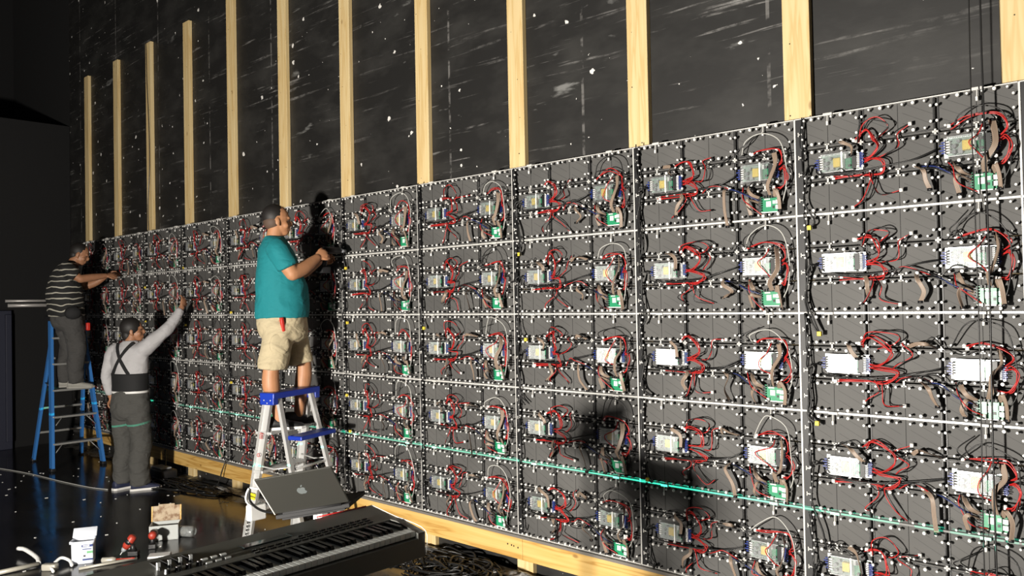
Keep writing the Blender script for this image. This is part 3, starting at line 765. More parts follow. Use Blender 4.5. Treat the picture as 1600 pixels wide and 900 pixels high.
mp = MB(); q = fg.p((-.07, .205, .79)); mp.bbox((-.014, -.012, -.055), (.014, .012, .05), .005, 'red_plastic', Matrix.Translation(q) @ Matrix.Rotation(.15, 4, 'X')); part('box_cutter', mp, man)['label'] = 'red box cutter clipped to the pocket'
mh = MB()
mh.ell(C + Fp * (-.022) + Up * .030, (Fp * .092, Sd * .0795, Up * .093), 'hair_black'); part('hair', mh, man)
mh = MB(); mh.ell(C + Fp * (-.034) - Up * .015, (Fp * .072, Sd * .0765, Up * .070), 'hair_fade'); part('hair_fade', mh, man)
for q in (-1, 1):
    me = MB(); me.ell(C + Fp * .078 + Sd * q * .031 - Up * .010, (Fp * .010, Sd * .012, Up * .006), 'eye_white', 10, 6); part('eye', me, man)
shoe(fg, man, (-.08, .105, 0.0), .25, 'shoe_black', 'shoe_sole_white'); shoe(fg, man, (.10, -.105, 0.0), -.05, 'shoe_black', 'shoe_black')
# the dark driver in his hands
dr = thing('cordless_driver', fg.p((.34, .03, 1.34)), 'dark cordless driver in the hands of the person in teal', 'power tool')
mb = MB(); a = fg.p((.30, .04, 1.355)); b = fg.p((.44, .0, 1.355)); mb.cyl(a, b, .030, .026, 12, 'black_plastic'); part('motor_body', mb, dr)
mb = MB(); mb.cyl(b, fg.p((.50, -.02, 1.355)), .020, .011, 10, 'bare_board_grey'); part('chuck', mb, dr)
mb = MB(); mb.cyl(fg.p((.33, .03, 1.34)), fg.p((.30, .04, 1.22)), .018, .020, 10, 'black_plastic'); part('handle', mb, dr)
mb = MB(); q = fg.p((.305, .04, 1.20)); mb.bbox((-.030, -.040, -.024), (.030, .040, .024), .006, 'elastic_black', Matrix.Translation(q)); part('battery', mb, dr)

# --- man in the grey jersey standing on the floor
GB = (-7.56, -0.61, 0.0)
fg = Figure(GB, (-.38, .927))
man = thing('person', GB, 'person in grey jersey and back brace reaching up to the wall from the floor', 'person')
skin = 'skin_brown'; hd = (.52, .85)
m1 = MB()
C, Fp, Sd, Up = head(fg, m1, (.045, .0, 1.585), hd, .10, skin)
fg.limb(m1, [(.0, 0, 1.34), (.012, 0, 1.44), (.03, 0, 1.53)], [.07, .058, .056], skin)
fg.sections(m1, [(0, 0, .90, .09, .14), (0, 0, 1.1, .09, .14), (0, 0, 1.30, .08, .15), (0, 0, 1.40, .05, .10)], skin)
fg.limb(m1, [(.0, .19, 1.40), (.08, .27, 1.50), (.15, .33, 1.585)], [.052, .048, .042], skin)
fg.limb(m1, [(.15, .33, 1.585), (.22, .37, 1.69), (.29, .395, 1.80)], [.043, .038, .027], skin)
fg.hand(m1, (.29, .395, 1.80), (.45, -.05, .89), (.1, 1, 0), skin, thumb=1, curl=1.2)
fg.limb(m1, [(0, -.20, 1.39), (-.01, -.25, 1.28), (-.02, -.28, 1.15)], [.052, .046, .040], skin)
fg.limb(m1, [(-.02, -.28, 1.15), (.0, -.28, 1.02), (.02, -.27, .90)], [.041, .036, .027], skin)
fg.hand(m1, (.02, -.27, .90), (.15, .05, -1), (0, -1, 0), skin, thumb=-1, curl=.7)
fg.limb(m1, [(0, .09, .90), (.02, .10, .50), (.0, .11, .10)], [.08, .055, .038], skin); fg.limb(m1, [(0, -.09, .90), (.02, -.10, .50), (0, -.10, .10)], [.08, .055, .038], skin)
remesh('body', m1, .0065, 4, man, skin)
m2 = MB()
fg.sections(m2, [(0, 0, .93, .125, .175), (0, 0, 1.05, .128, .180), (.0, 0, 1.18, .130, .195), (0, 0, 1.30, .122, .210), (.0, .005, 1.39, .098, .195), (.005, 0, 1.44, .075, .12), (.012, 0, 1.475, .064, .068)], 'grey_jersey')
fg.limb(m2, [(0, .13, 1.37), (.02, .20, 1.415), (.085, .275, 1.505), (.15, .335, 1.585), (.22, .372, 1.69), (.275, .392, 1.775)], [.080, .078, .066, .056, .048, .040], 'grey_jersey', ends=False)
fg.limb(m2, [(0, -.14, 1.38), (0, -.20, 1.36), (-.01, -.25, 1.27), (-.02, -.282, 1.15), (.0, -.282, 1.02), (.016, -.274, .93)], [.078, .074, .062, .054, .047, .040], 'grey_jersey', ends=False)
remesh('jersey', m2, .010, 5, man, 'grey_jersey', wrinkle=0.009)
m3 = MB()
fg.sections(m3, [(0, 0, .985, .135, .185), (0, 0, .90, .145, .198), (-.005, 0, .78, .15, .20), (0, 0, .70, .11, .15)], 'charcoal_work')
fg.limb(m3, [(0, .09, .84), (.012, .105, .62), (.02, .112, .45), (-.012, .115, .22), (.0, .118, .06)], [.112, .104, .096, .092, .094], 'charcoal_work', ends=False)
fg.limb(m3, [(0, -.09, .84), (.005, -.10, .62), (.02, -.10, .45), (-.01, -.10, .22), (0, -.098, .07)], [.112, .100, .092, .088, .090], 'charcoal_work', ends=False)
remesh('trousers', m3, .010, 4, man, 'charcoal_work', wrinkle=0.013)
mb = MB(); fg.sections(mb, [(0, 0, .985, .140, .196), (0, 0, 1.06, .138, .194), (0, 0, 1.155, .139, .203)], 'elastic_black'); part('back_brace', mb, man)['label'] = 'wide black elastic back brace'
mb = MB(); fg.sections(mb, [(0, 0, .962, .143, .197), (0, 0, .972, .143, .197), (0, 0, .982, .143, .197)], 'shoe_sole_white'); part('belt', mb, man)['label'] = 'thin white belt'
for q in (-1, 1):                                     # crossed straps on the back
    mb = MB(); P = []
    for t in np.linspace(0, 1, 9):
        sx = q * (.10 - .20 * t); u = 1.15 + .31 * t
        hf, hs = np.interp(u, [1.15, 1.30, 1.39, 1.46], [.131, .124, .102, .070]), np.interp(u, [1.15, 1.30, 1.39, 1.46], [.195, .212, .197, .14])
        P.append((sx, -hf * math.sqrt(max(.05, 1 - (sx / hs) ** 2)) - .004, u))
    rings = []
    for sx, f, u in P: rings.append([tuple(fg.p((f + df, sx + ds, u + ds * q * .6))) for ds, df in ((-.015, -.004), (.015, -.004), (.015, .006), (-.015, .006))])
    mb.loft(rings, 'elastic_black'); part('strap', mb, man, False)
mh = MB(); mh.ell(C - Fp * .020 + Up * .028, (Fp * .104, Sd * .092, Up * .102), 'hair_black'); mh.ell(C - Fp * .055 - Up * .045, (Fp * .060, Sd * .072, Up * .070), 'hair_black'); part('hair', mh, man)
for q in (-1, 1):
    me = MB(); me.ell(C + Fp * .078 + Sd * q * .031 - Up * .010, (Fp * .010, Sd * .012, Up * .006), 'eye_white', 10, 6); part('eye', me, man)
shoe(fg, man, (0, .118, 0), .75, 'shoe_navy', 'shoe_sole_white'); shoe(fg, man, (-.02, -.10, 0), .25, 'shoe_navy', 'shoe_sole_white')

# --- man in the striped shirt on the blue ladder
SB = (-9.33, -0.54, 0.900)
fg = Figure(SB, (.29, .956))
man = thing('person', SB, 'person in black striped polo shirt working from the blue ladder', 'person')
m1 = MB()
C, Fp, Sd, Up = head(fg, m1, (.075, 0, 1.545), (.45, .89), -.35, skin)
fg.limb(m1, [(-.03, 0, 1.33), (.0, 0, 1.42), (.04, 0, 1.49)], [.075, .062, .060], skin)
fg.sections(m1, [(-.08, 0, .84, .10, .15), (-.09, 0, 1.1, .10, .15), (-.07, 0, 1.30, .08, .16), (-.04, 0, 1.40, .05, .10)], skin)
fg.limb(m1, [(-.05, .185, 1.36), (.01, .225, 1.29), (.07, .225, 1.245)], [.055, .050, .044], skin)
fg.limb(m1, [(.07, .225, 1.245), (.20, .17, 1.265), (.33, .115, 1.285)], [.046, .043, .029], skin)
fg.hand(m1, (.33, .115, 1.285), (1, -.15, .1), (0, .6, .8), skin, thumb=1, curl=.9)
fg.limb(m1, [(-.05, -.185, 1.36), (.05, -.22, 1.25), (.14, -.22, 1.17)], [.055, .050, .044], skin)
fg.limb(m1, [(.14, -.22, 1.17), (.25, -.17, 1.22), (.36, -.11, 1.30)], [.046, .043, .029], skin)
fg.hand(m1, (.36, -.11, 1.30), (1, .15, .3), (0, -.6, .8), skin, thumb=-1, curl=.9)
fg.limb(m1, [(-.03, .10, .85), (.03, .105, .48), (.02, .105, .08)], [.09, .058, .038], skin); fg.limb(m1, [(-.06, -.10, .85), (-.04, -.105, .48), (-.08, -.105, .08)], [.09, .058, .038], skin)
remesh('body', m1, .0065, 4, man, skin)
m2 = MB()
fg.sections(m2, [(-.065, 0, .82, .185, .195), (-.075, 0, .92, .190, .200), (-.085, 0, 1.05, .188, .200), (-.085, 0, 1.18, .175, .205), (-.075, 0, 1.30, .148, .205), (-.055, 0, 1.385, .115, .185), (-.035, 0, 1.43, .082, .12), (-.02, 0, 1.46, .068, .075)], 'striped_jersey')
fg.limb(m2, [(-.07, .15, 1.375), (-.05, .20, 1.345), (-.005, .226, 1.30), (.025, .23, 1.275)], [.080, .082, .078, .078], 'striped_jersey', ends=False)
fg.limb(m2, [(-.06, -.15, 1.375), (-.04, -.20, 1.33), (.03, -.222, 1.265), (.06, -.225, 1.235)], [.080, .082, .078, .078], 'striped_jersey', ends=False)
remesh('polo_shirt', m2, .010, 5, man, 'striped_jersey', wrinkle=0.006)
m3 = MB()
fg.sections(m3, [(-.065, 0, .90, .165, .180), (-.06, 0, .82, .172, .190), (-.045, 0, .72, .17, .19), (-.03, 0, .66, .12, .14)], 'charcoal_twill')
fg.limb(m3, [(-.03, .095, .80), (.01, .10, .62), (.03, .105, .46), (.015, .105, .25), (.02, .105, .06)], [.118, .108, .096, .086, .084], 'charcoal_twill', ends=False)
fg.limb(m3, [(-.08, -.095, .80), (-.06, -.10, .62), (-.045, -.105, .46), (-.085, -.105, .25), (-.085, -.105, .06)], [.115, .104, .094, .084, .082], 'charcoal_twill', ends=False)
remesh('trousers', m3, .010, 4, man, 'charcoal_twill', wrinkle=0.013)
mb = MB(); q = fg.p((-.01, .205, .86)); fg.ell(mb, q, (.085, .040, .075), 'elastic_black'); part('waist_pouch', mb, man)['label'] = 'black zipped waist pouch'
mb = MB(); q = fg.p((.145, .13, .70)); mb.bbox((-.02, -.02, -.045), (.02, .02, .045), .008, 'red_plastic', Matrix.Translation(q)); part('tape_measure', mb, man)['label'] = 'red tape measure at the pocket'
mh = MB(); mh.ell(C - Fp * .022 + Up * .030, (Fp * .098, Sd * .082, Up * .094), 'hair_black'); mh.ell(C - Fp * .050 - Up * .030, (Fp * .056, Sd * .070, Up * .060), 'hair_black'); part('hair', mh, man)
for q in (-1, 1):
    me = MB(); me.ell(C + Fp * .078 + Sd * q * .031 - Up * .010, (Fp * .010, Sd * .012, Up * .006), 'eye_white', 10, 6); part('eye', me, man)
shoe(fg, man, (.02, .105, 0), .25, 'shoe_grey', 'shoe_grey'); shoe(fg, man, (-.085, -.105, 0), .1, 'shoe_grey', 'shoe_grey')

# ------------------------------------------------------------------ aluminium step ladder
mat('brushed_alu', (.60, .60, .59), .38, .35); mat('ladder_blue', (.008, .035, .36), .4); mat('print_red', (.45, .05, .04), .6); mat('print_black', (.02, .02, .02), .6); mat('label_yellow', (.85, .75, .02), .5)
def channel(mb, p0, p1, w, d, across, mname, t=.004):
    """C-channel rail from p0 to p1; across = direction of its web width"""
    p0 = Vector(p0); p1 = Vector(p1); ax = (p1 - p0).normalized(); a = Vector(across); a = (a - ax * a.dot(ax)).normalized(); b = ax.cross(a)
    prof = [(-w / 2, -d / 2), (w / 2, -d / 2), (w / 2, d / 2), (w / 2 - t, d / 2), (w / 2 - t, -d / 2 + t), (-w / 2 + t, -d / 2 + t), (-w / 2 + t, d / 2), (-w / 2, d / 2)]
    rings = [[tuple(p + a * x + b * y) for x, y in prof] for p in (p0, p1)]
    n = len(prof); vs = rings[0] + rings[1]
    fs = [(i, (i + 1) % n, n + (i + 1) % n, n + i) for i in range(n)]
    for o in (0, n): fs += [(o, o + 1, o + 4, o + 5), (o + 1, o + 2, o + 3, o + 4), (o + 5, o + 6, o + 7, o)]
    mb.add(vs, fs, mname)
LW = Vector((-.30, .954, 0)); LP = Vector((-.954, -.30, 0)); ZU = Vector((0, 0, 1))
T1 = Vector((-4.63, -.76, 1.128)); lad_c = T1 + LW * .22; lad_b = Vector((lad_c.x, lad_c.y, 0))
ld = thing('step_ladder', lad_b, 'silver aluminium step ladder with blue top cap behind the laptop', 'ladder')
HT = 1.128; SPF, SPR = .19, .29
def lpt(w, p, z): return lad_b + LW * w + LP * p + ZU * z
def rail_f(sw, z): k = 1 - z / HT; return lpt(sw * (.215 + .055 * k), .03 + SPF * k, z)
def rail_r(sw, z): k = 1 - z / HT; return lpt(sw * (.180 + .050 * k), -.03 - SPR * k, z)
for sw in (-1, 1):
    mb = MB(); channel(mb, rail_f(sw, .02), rail_f(sw, HT - .01), .075, .028, LP, 'brushed_alu'); r = part('front_rail', mb, ld, False)
    mb = MB(); q = rail_f(sw, .012); mb.bbox((-.042, -.022, -.012), (.042, .022, .022), .004, 'black_plastic', Matrix.Translation(q)); part('rubber_foot', mb, r)
    if sw == -1:                                      # printing on the near rail: red warning block and ring above, dark lettering marks and a yellow tag below
        ax = (rail_f(-1, .1) - rail_f(-1, 1.0)).normalized(); nrm = ax.cross(LP).normalized()
        if nrm.dot(LW) > 0: nrm = -nrm
        ac = nrm.cross(ax)
        def mark(z, poly, mname, nm):
            mb = MB(); o = rail_f(-1, z) + nrm * .0145; mb.prism(poly, o, ac, ax, nrm, .0012, mname); part(nm, mb, r, False)
        for k in range(4): mark(.86 - k * .012, [(-.018, -.002), (.016, -.002), (.016, .003), (-.018, .003)], 'print_red', 'warning_print')
        ring = [(.014 * math.cos(t), .014 * math.sin(t)) for t in np.linspace(0, 2 * PI, 15)] + [(.009 * math.cos(t), .009 * math.sin(t)) for t in np.linspace(2 * PI, 0, 15)]
        mark(.70, ring, 'print_red', 'ring_print')
        for k in range(7): mark(.285 - k * .028, [(-.012, -.008), (.010, -.010), (.012, -.004), (-.004, .0), (.012, .008), (-.012, .010)], 'print_black', 'lettering_print')
        mark(.395, [(-.03, -.022), (.03, -.022), (.03, .022), (-.03, .022)], 'label_yellow', 'yellow_tag'); mark(.395, [(-.033, -.006), (.033, -.004), (.033, .008), (-.033, .006)], 'print_black', 'tie_wrap')
    mb = MB(); channel(mb, rail_r(sw, .02), rail_r(sw, HT - .01), .038, .026, LW, 'brushed_alu'); r = part('rear_rail', mb, ld, False)
    mb = MB(); q = rail_r(sw, .012); mb.bbox((-.022, -.022, -.012), (.022, .022, .022), .004, 'black_plastic', Matrix.Translation(q)); part('rubber_foot', mb, r)
for k in (1, 2, 3):
    z = k * .287; a, b = rail_f(-1, z), rail_f(1, z); mb = MB()
    Mx = Matrix((( (b - a).normalized().x, LP.x, 0, (a.x + b.x) / 2), ((b - a).normalized().y, LP.y, 0, (a.y + b.y) / 2), (0, 0, 1, z), (0, 0, 0, 1)))
    w = (b - a).length / 2; dp = .05 if k < 3 else .075
    mb.bbox((-w, -dp, -.012), (w, dp, .008), .003, 'brushed_alu', Mx)
    for g in range(5): mb.box((-w + .02, -dp + .012 + g * dp * .38, .008), (w - .02, -dp + .018 + g * dp * .38, .011), 'brushed_alu', Mx)
    part('step', mb, ld, False)
for z in (.35, .60):
    mb = MB(); mb.tube([rail_r(-1, z), rail_r(1, z)], .010, 8, 'brushed_alu'); part('rear_bar', mb, ld)
for sw in (-1, 1):
    mb = MB(); a, m_, b = rail_f(sw, .62), (rail_f(sw, .62) + rail_r(sw, .62)) / 2 - ZU * .02, rail_r(sw, .62); mb.tube([a, m_, b], .006, 6, 'brushed_alu'); part('spreader', mb, ld)
Mc = Matrix(((LW.x, LP.x, 0, lad_b.x), (LW.y, LP.y, 0, lad_b.y), (0, 0, 1, HT), (0, 0, 0, 1)))
mb = MB(); mb.bbox((-.262, -.062, -.012), (.262, .075, .034), .008, 'ladder_blue', Mc)
for sw in (-1, 1): mb.bbox((sw * .236 - .026, -.058, -.055), (sw * .236 + .026, .072, .0), .006, 'ladder_blue', Mc)
cp = part('top_cap', mb, ld, False)
for x, y, z in ((-.2635, -.03, -.02), (-.2635, .03, -.02), (-.2635, .0, -.04), (-.2, .0765, .012), (0, .0765, .012), (.2, .0765, .012)):
    mb = MB(); d = Vector((-1, 0, 0)) if x < -.26 else Vector((0, 1, 0)); a = Mc @ Vector((x, y, z)); b = Mc @ (Vector((x, y, z)) + d * .003); mb.cyl(a, b, .006, .005, 8, 'brushed_alu'); part('rivet', mb, cp)
mb = MB(); zz = .815 - HT
mb.bbox((-.20, -.26, zz), (.20, -.13, zz + .032), .008, 'ladder_blue', Mc); tray = part('tool_tray', mb, ld, False); tray['label'] = 'blue plastic tool tray'

# ------------------------------------------------------------------ blue fibreglass ladder
mat('fibreglass_blue', (.035, .17, .48), .45); mat('step_grey', (.30, .30, .29), .45, .4)
bl_b = Vector((-9.58, -.515, 0)); bd = thing('fibreglass_ladder', bl_b, 'tall blue fibreglass step ladder under the person in stripes', 'ladder')
HB = 1.70
def bf(s, z): k = 1 - z / HB; return Vector((-9.50 + .345 * k, -.56 + s * (.165 + .105 * k), z))
def br(s, z): k = 1 - z / HB; return Vector((-9.56 - .46 * k, -.50 + s * (.165 + .100 * k), z))
for s in (-1, 1):
    mb = MB(); channel(mb, bf(s, .015), bf(s, HB), .085, .03, (1, 0, 0), 'fibreglass_blue'); r = part('front_rail', mb, bd, False)
    mb = MB(); mb.bbox((-.045, -.025, -.015), (.045, .025, .02), .004, 'black_plastic', Matrix.Translation(bf(s, .015))); part('rubber_foot', mb, r)
    mb = MB(); channel(mb, br(s, .015), br(s, HB - .02), .055, .028, (1, 0, 0), 'fibreglass_blue'); r = part('rear_rail', mb, bd, False)
    mb = MB(); mb.bbox((-.03, -.025, -.015), (.03, .025, .02), .004, 'black_plastic', Matrix.Translation(br(s, .015))); part('rubber_foot', mb, r)
    mb = MB(); mb.tube([bf(s, .95), (bf(s, .95) + br(s, .95)) / 2 - ZU * .02, br(s, .95)], .007, 6, 'step_grey'); part('spreader', mb, bd)
for k in range(1, 6):
    z = k * .295; a, b = bf(-1, z), bf(1, z); mb = MB(); mb.bbox((a.x - .045, a.y, z - .015), (a.x + .045, b.y, z + .008), .003, 'step_grey'); st = part('step', mb, bd, False)
    if k < 3:
        for s in (-1, 1):
            mb = MB(); mb.tube([bf(s, z - .13) + V(0, -s * .015, 0), bf(s, z - .01) + V(0, -s * .11, 0)], .006, 6, 'step_grey'); part('brace', mb, st)
for k in (1, 2, 4):
    z = k * .295 + .05; a, b = br(-1, z), br(1, z); mb = MB(); mb.bbox((a.x - .018, a.y, z - .012), (a.x + .018, b.y, z + .012), .003, 'step_grey'); part('rear_bar', mb, bd, False)
mb = MB(); mb.bbox((-9.64, -.75, HB - .03), (-9.44, -.35, HB + .03), .008, 'black_plastic'); part('top_cap', mb, bd, False)

# ------------------------------------------------------------------ stage piano on its stand
mat('piano_black', (.105, .107, .098), .36); mat('piano_panel', (.030, .031, .028), .35); mat('white_key', (.85, .88, .85), .25); mat('black_key', (.008, .008, .008), .25); mat('led_red', (.35, .012, .012), .5); mat('screen_dark', (.02, .03, .03), .12)
PX0, PX1, PY0, PY1 = -1.905, -1.575, -3.30, -1.92     # back, front, left and right ends
kbd = thing('stage_piano', (-1.74, -2.61, .86), 'black stage piano with white keys lying across the foreground', 'keyboard')
ptop = lambda x: 1.0 - (x - PX0) / (PX1 - PX0) * .045
def slab(mb, prof, y0, y1, mname):
    mb.prism([(p[0], p[1]) for p in prof], (0, y0, 0), (1, 0, 0), (0, 0, 1), (0, 1, 0), y1 - y0, mname)
mb = MB()
slab(mb, [(PX0, .875), (PX1 - .01, .86), (PX1, .865), (PX1, .935), (-1.60, .938), (-1.735, .940), (-1.735, .978), (-1.90, 1.0), (PX0, .995)], PY0, PY1 - .001, 'piano_black')
part('body', mb, kbd, False)
for y0, y1 in ((PY0, PY0 + .16), (PY1 - .035, PY1)):
    mb = MB(); slab(mb, [(-1.738, .93), (PX1 + .001, .93), (PX1 + .001, .955), (-1.70, .979), (-1.738, .9795)], y0 + .0005, y1 - .0012, 'piano_black'); part('cheek_block', mb, kbd, False)
mb = MB(); mb.tube(spline([(PX0 + .004, PY1 + .002, 1.0), (-1.74, PY1 + .002, .980), (-1.70, PY1 + .002, .978), (PX1, PY1 + .002, .957), (PX1 + .002, PY1 + .002, .87)], 4), .0013, 5, 'white_plastic'); part('end_trim', mb, kbd)
ky = PY1 - .037; pitch = .0233; nw = 50; bpat = [1, 1, 0, 1, 1, 1, 0]
mw = MB().bbox((-1.735, -.0222, .941), (-1.588, 0, .962), .002, 'white_key').mesh('white_key')
mk = MB().prism([(-1.735, .962), (-1.632, .962), (-1.640, .975), (-1.735, .976)], (0, -.0115, 0), (1, 0, 0), (0, 0, 1), (0, 1, 0), .0115, 'black_key').mesh('black_key')
def kid(name, me, loc): 
    o = link(name, me, kbd, loc); o.matrix_parent_inverse = Matrix.Translation(-Vector(kbd.location)); return o
for i in range(nw): kid('white_key', mw, (0, ky - i * pitch, 0))
for i in range(nw - 1):
    if bpat[(i + 1) % 7]: kid('black_key', mk, (0, ky - (i + 1) * pitch + .0058, .0))
pt = lambda x: .978 + (-1.735 - x) / .165 * .022        # panel height
for i in range(4):                                     # sliders
    y = -2.80 + i * .034; mb = MB(); mb.box((-1.88, y - .002, pt(-1.88) + .0003), (-1.80, y + .002, pt(-1.80) + .001), 'groove'); sl = part('slider', mb, kbd, False)
    x = -1.815; mb = MB(); mb.box((x - .004, y - .005, pt(x)), (x + .004, y + .005, pt(x) + .022), 'chip_grey'); part('slider_cap', mb, sl, False)
for i in range(4):
    for j in range(1):
        y = -2.79 + i * .034; x = -1.775; mb = MB(); mb.cyl((x, y, pt(x)), (x, y, pt(x) + .014), .011, .009, 12, 'black_key'); part('dial', mb, kbd, False)
for i in range(3):
    for j in range(2):
        y = -2.66 + i * .032; x = -1.80 + j * .030; mb = MB(); mb.bbox((x - .006, y - .011, pt(x)), (x + .006, y + .011, pt(x) + .006), .0015, 'white_key'); part('button', mb, kbd, False)
mb = MB(); mb.bbox((-1.87, -2.52, pt(-1.87) - .004), (-1.80, -2.34, pt(-1.80) + .004), .002, 'screen_dark'); part('display', mb, kbd, False)
for i in range(16):
    for j in range(3):
        y = -2.50 + i * .031; x = -1.79 + j * .018 if i < 16 else 0
        if j == 0 and i < 6: continue
        mb = MB(); mb.bbox((x - .004, y - .010, pt(x)), (x + .004, y + .010, pt(x) + .005), .001, 'black_key'); part('button', mb, kbd, False)
for x, y in ((-1.795, -2.93), (-1.775, -2.89)):
    mb = MB(); mb.cyl((x, y, pt(x)), (x, y, pt(x) + .004), .008, .007, 10, 'chip_grey'); part('jog_dial', mb, kbd, False)
mb = MB(); mb.tube([(PX0 + .01, PY1 - .03, 1.002), (PX0 + .002, PY1 - .25, 1.004)], .003, 5, 'led_red'); part('red_lead', mb, kbd)
sd = thing('keyboard_stand', (-1.74, -2.7, 0), 'black tube stand carrying the stage piano', 'stand')
for s in (-1, 1):
    mb = MB(); mb.tube([(-1.74 - s * .28, -3.02, .015), (-1.74 + s * .10, -2.98, .845)], .016, 8, 'black_plastic'); part('leg', mb, sd)
    mb = MB(); mb.tube([(-1.74 - s * .28, -2.55, .015), (-1.74 + s * .10, -2.55, .845)], .016, 8, 'black_plastic'); part('leg', mb, sd)
for x in (-1.84, -1.64):
    mb = MB(); mb.tube([(x, -3.1, .845), (x, -2.45, .845)], .014, 8, 'black_plastic'); part('top_bar', mb, sd)

# ------------------------------------------------------------------ laptop on a small stand
mat('laptop_alu', (.036, .0355, .031), .42, .25); mat('laptop_edge', (.72, .70, .64), .35, .3); mat('logo_grey', (.13, .145, .145), .3, .2)
lo = Vector((-2.03, -2.106, 1.002)); lx = Vector((.789, .592, .167)).normalized(); lu = Vector((.262, -.57, .779)); lu = (lu - lx * lu.dot(lx)).normalized(); ln = lx.cross(lu).normalized()
lap = thing('laptop', lo, 'grey laptop seen from behind, lid open with fruit emblem', 'laptop')
Ml = Matrix(((lx.x, lu.x, ln.x, lo.x), (lx.y, lu.y, ln.y, lo.y), (lx.z, lu.z, ln.z, lo.z), (0, 0, 0, 1)))
mb = MB(); mb.bbox((-.152, .004, -.007), (.152, .212, 0), .003, 'laptop_alu', Ml); lid = part('lid', mb, lap, False)
mb = MB(); mb.bbox((-.157, .000, -.0095), (-.1515, .212, .0008), .002, 'laptop_edge', Ml); part('lid_edge', mb, lid, False)
th = [t for t in np.linspace(0, 2 * PI, 40, endpoint=False)]
app = []
for t in th:
    x = .0195 * math.cos(t) * (1 + .06 * math.sin(t)); y = .0195 * math.sin(t)
    y -= .004 * math.exp(-(x / .006) ** 2) * (1 if y > 0 else -.7)
    dx, dy = x - .0235, y - .003
    dd = math.hypot(dx, dy)
    if dd < .0105: x = .0235 + dx / dd * .0105; y = .003 + dy / dd * .0105
    app.append((x, y))
mb = MB(); mb.prism(app, Ml @ Vector((0, .112, .0)), lx, lu, ln, .0008, 'logo_grey')
leaf = [(.001, .0205), (.002, .026), (.006, .031), (.0105, .0325), (.0095, .027), (.006, .0225)]
mb.prism(leaf, Ml @ Vector((0, .112, .0)), lx, lu, ln, .0008, 'logo_grey'); part('emblem', mb, lid, False)['label'] = 'pale apple shaped emblem'
bdn = lx.cross(ZU).normalized() * -1                    # the base runs away from the lid
if bdn.dot(RZF) < 0: bdn = -bdn
bdn = (bdn - lx * bdn.dot(lx)).normalized(); bup = lx.cross(bdn).normalized()
if bup.z < 0: bup = -bup
Mb = Matrix(((lx.x, bdn.x, bup.x, lo.x), (lx.y, bdn.y, bup.y, lo.y), (lx.z, bdn.z, bup.z, lo.z), (0, 0, 0, 1)))
mb = MB(); mb.bbox((-.152, -.006, -.018), (.152, .208, -.002), .003, 'elastic_black', Mb); part('base', mb, lap, False)
mb = MB(); mb.cyl(Mb @ Vector((-.12, -.002, 0)), Mb @ Vector((.12, -.002, 0)), .006, .006, 8, 'elastic_black'); part('hinge', mb, lap)
lst = thing('laptop_stand', (lo.x + bdn.x * .11, lo.y + bdn.y * .11, 0), 'metal pole stand with tray under the laptop', 'stand')
mb = MB(); mb.bbox((-.13, .0, -.026), (.13, .20, -.0185), .002, 'elastic_black', Mb); part('tray', mb, lst, False)
pc = Mb @ Vector((0, .11, -.026))
mb = MB(); mb.tube([(pc.x, pc.y, .25), pc], .014, 10, 'step_grey'); part('pole', mb, lst)
mb = MB(); mb.bbox((-.03, -.03, -.06), (.03, .03, .0), .005, 'white_plastic', Matrix.Translation(pc - ZU * .006)); part('bracket', mb, lst, False)
for k in range(3):
    a = k * 2 * PI / 3 + .4; mb = MB(); mb.tube([(pc.x, pc.y, .42), (pc.x + .30 * math.cos(a), pc.y + .30 * math.sin(a), .010)], .010, 8, 'black_plastic'); part('leg', mb, lst)
# charger and leads hanging at the left of the laptop
q = Ml @ Vector((-.19, .06, -.02))
tag(link('charger_lead', MB().tube(spline([Ml @ Vector((-.17, .14, -.02)), Ml @ Vector((-.205, .15, -.02)), Ml @ Vector((-.235, .10, -.01)), Ml @ Vector((-.225, .05, -.01))], 6), .004, 6, 'white_plastic').mesh('charger_lead', True)), 'white charger lead looping beside the laptop lid', 'cable')
mb = MB(); mb.bbox((-.018, -.035, -.030), (.018, .035, .030), .005, 'white_plastic', Matrix.Translation(Ml @ Vector((-.225, .025, -.01)))); tag(link('charger', mb.mesh('charger')), 'white square charger hanging left of the laptop', 'charger')
tag(link('laptop_cable', MB().tube(spline([Ml @ Vector((-.20, .155, -.02)), Ml @ Vector((-.215, .10, 0)), Ml @ Vector((-.19, .035, .0)), Ml @ Vector((-.12, -.005, -.01)), Ml @ Vector((-.03, -.012, -.015)), Ml @ Vector((.03, -.045, -.03)), (-2.02, -1.99, .88)], 6), .005, 6, 'black_wire').mesh('laptop_cable', True)), 'thick black cable sagging under the laptop to the piano', 'cable')

# ------------------------------------------------------------------ things on the floor
mat('tub_plastic', (.70, .74, .82), .35, 0, Subsurface_Weight=.0); mat('label_navy', (.01, .03, .16), .5); mat('label_green', (.12, .36, .16), .5); mat('label_pale', (.62, .74, .78), .5)
mat('bin_plastic', (.42, .44, .43), .3); mat('bin_white', (.80, .80, .78), .4); mat('clear_plastic', (.85, .88, .88), .08, 0, Transmission_Weight=.85); mat('tube_grey', (.42, .40, .34), .4, .2); mat('drill_red', (.34, .035, .02), .45)
def brown():
    m = mat('rusty_lid', (.30, .20, .10), .6); p = position(m)
    L(m, ramp(m, noise(m, p, 22, 3), [(.38, (.17, .085, .03)), (.52, (.36, .27, .17)), (.7, (.42, .33, .22))]), bsdf(m).inputs['Base Color'])
brown()
def yaw_m(x, y, z, a): return Matrix.Translation((x, y, z)) @ Matrix.Rotation(a, 4, 'Z')
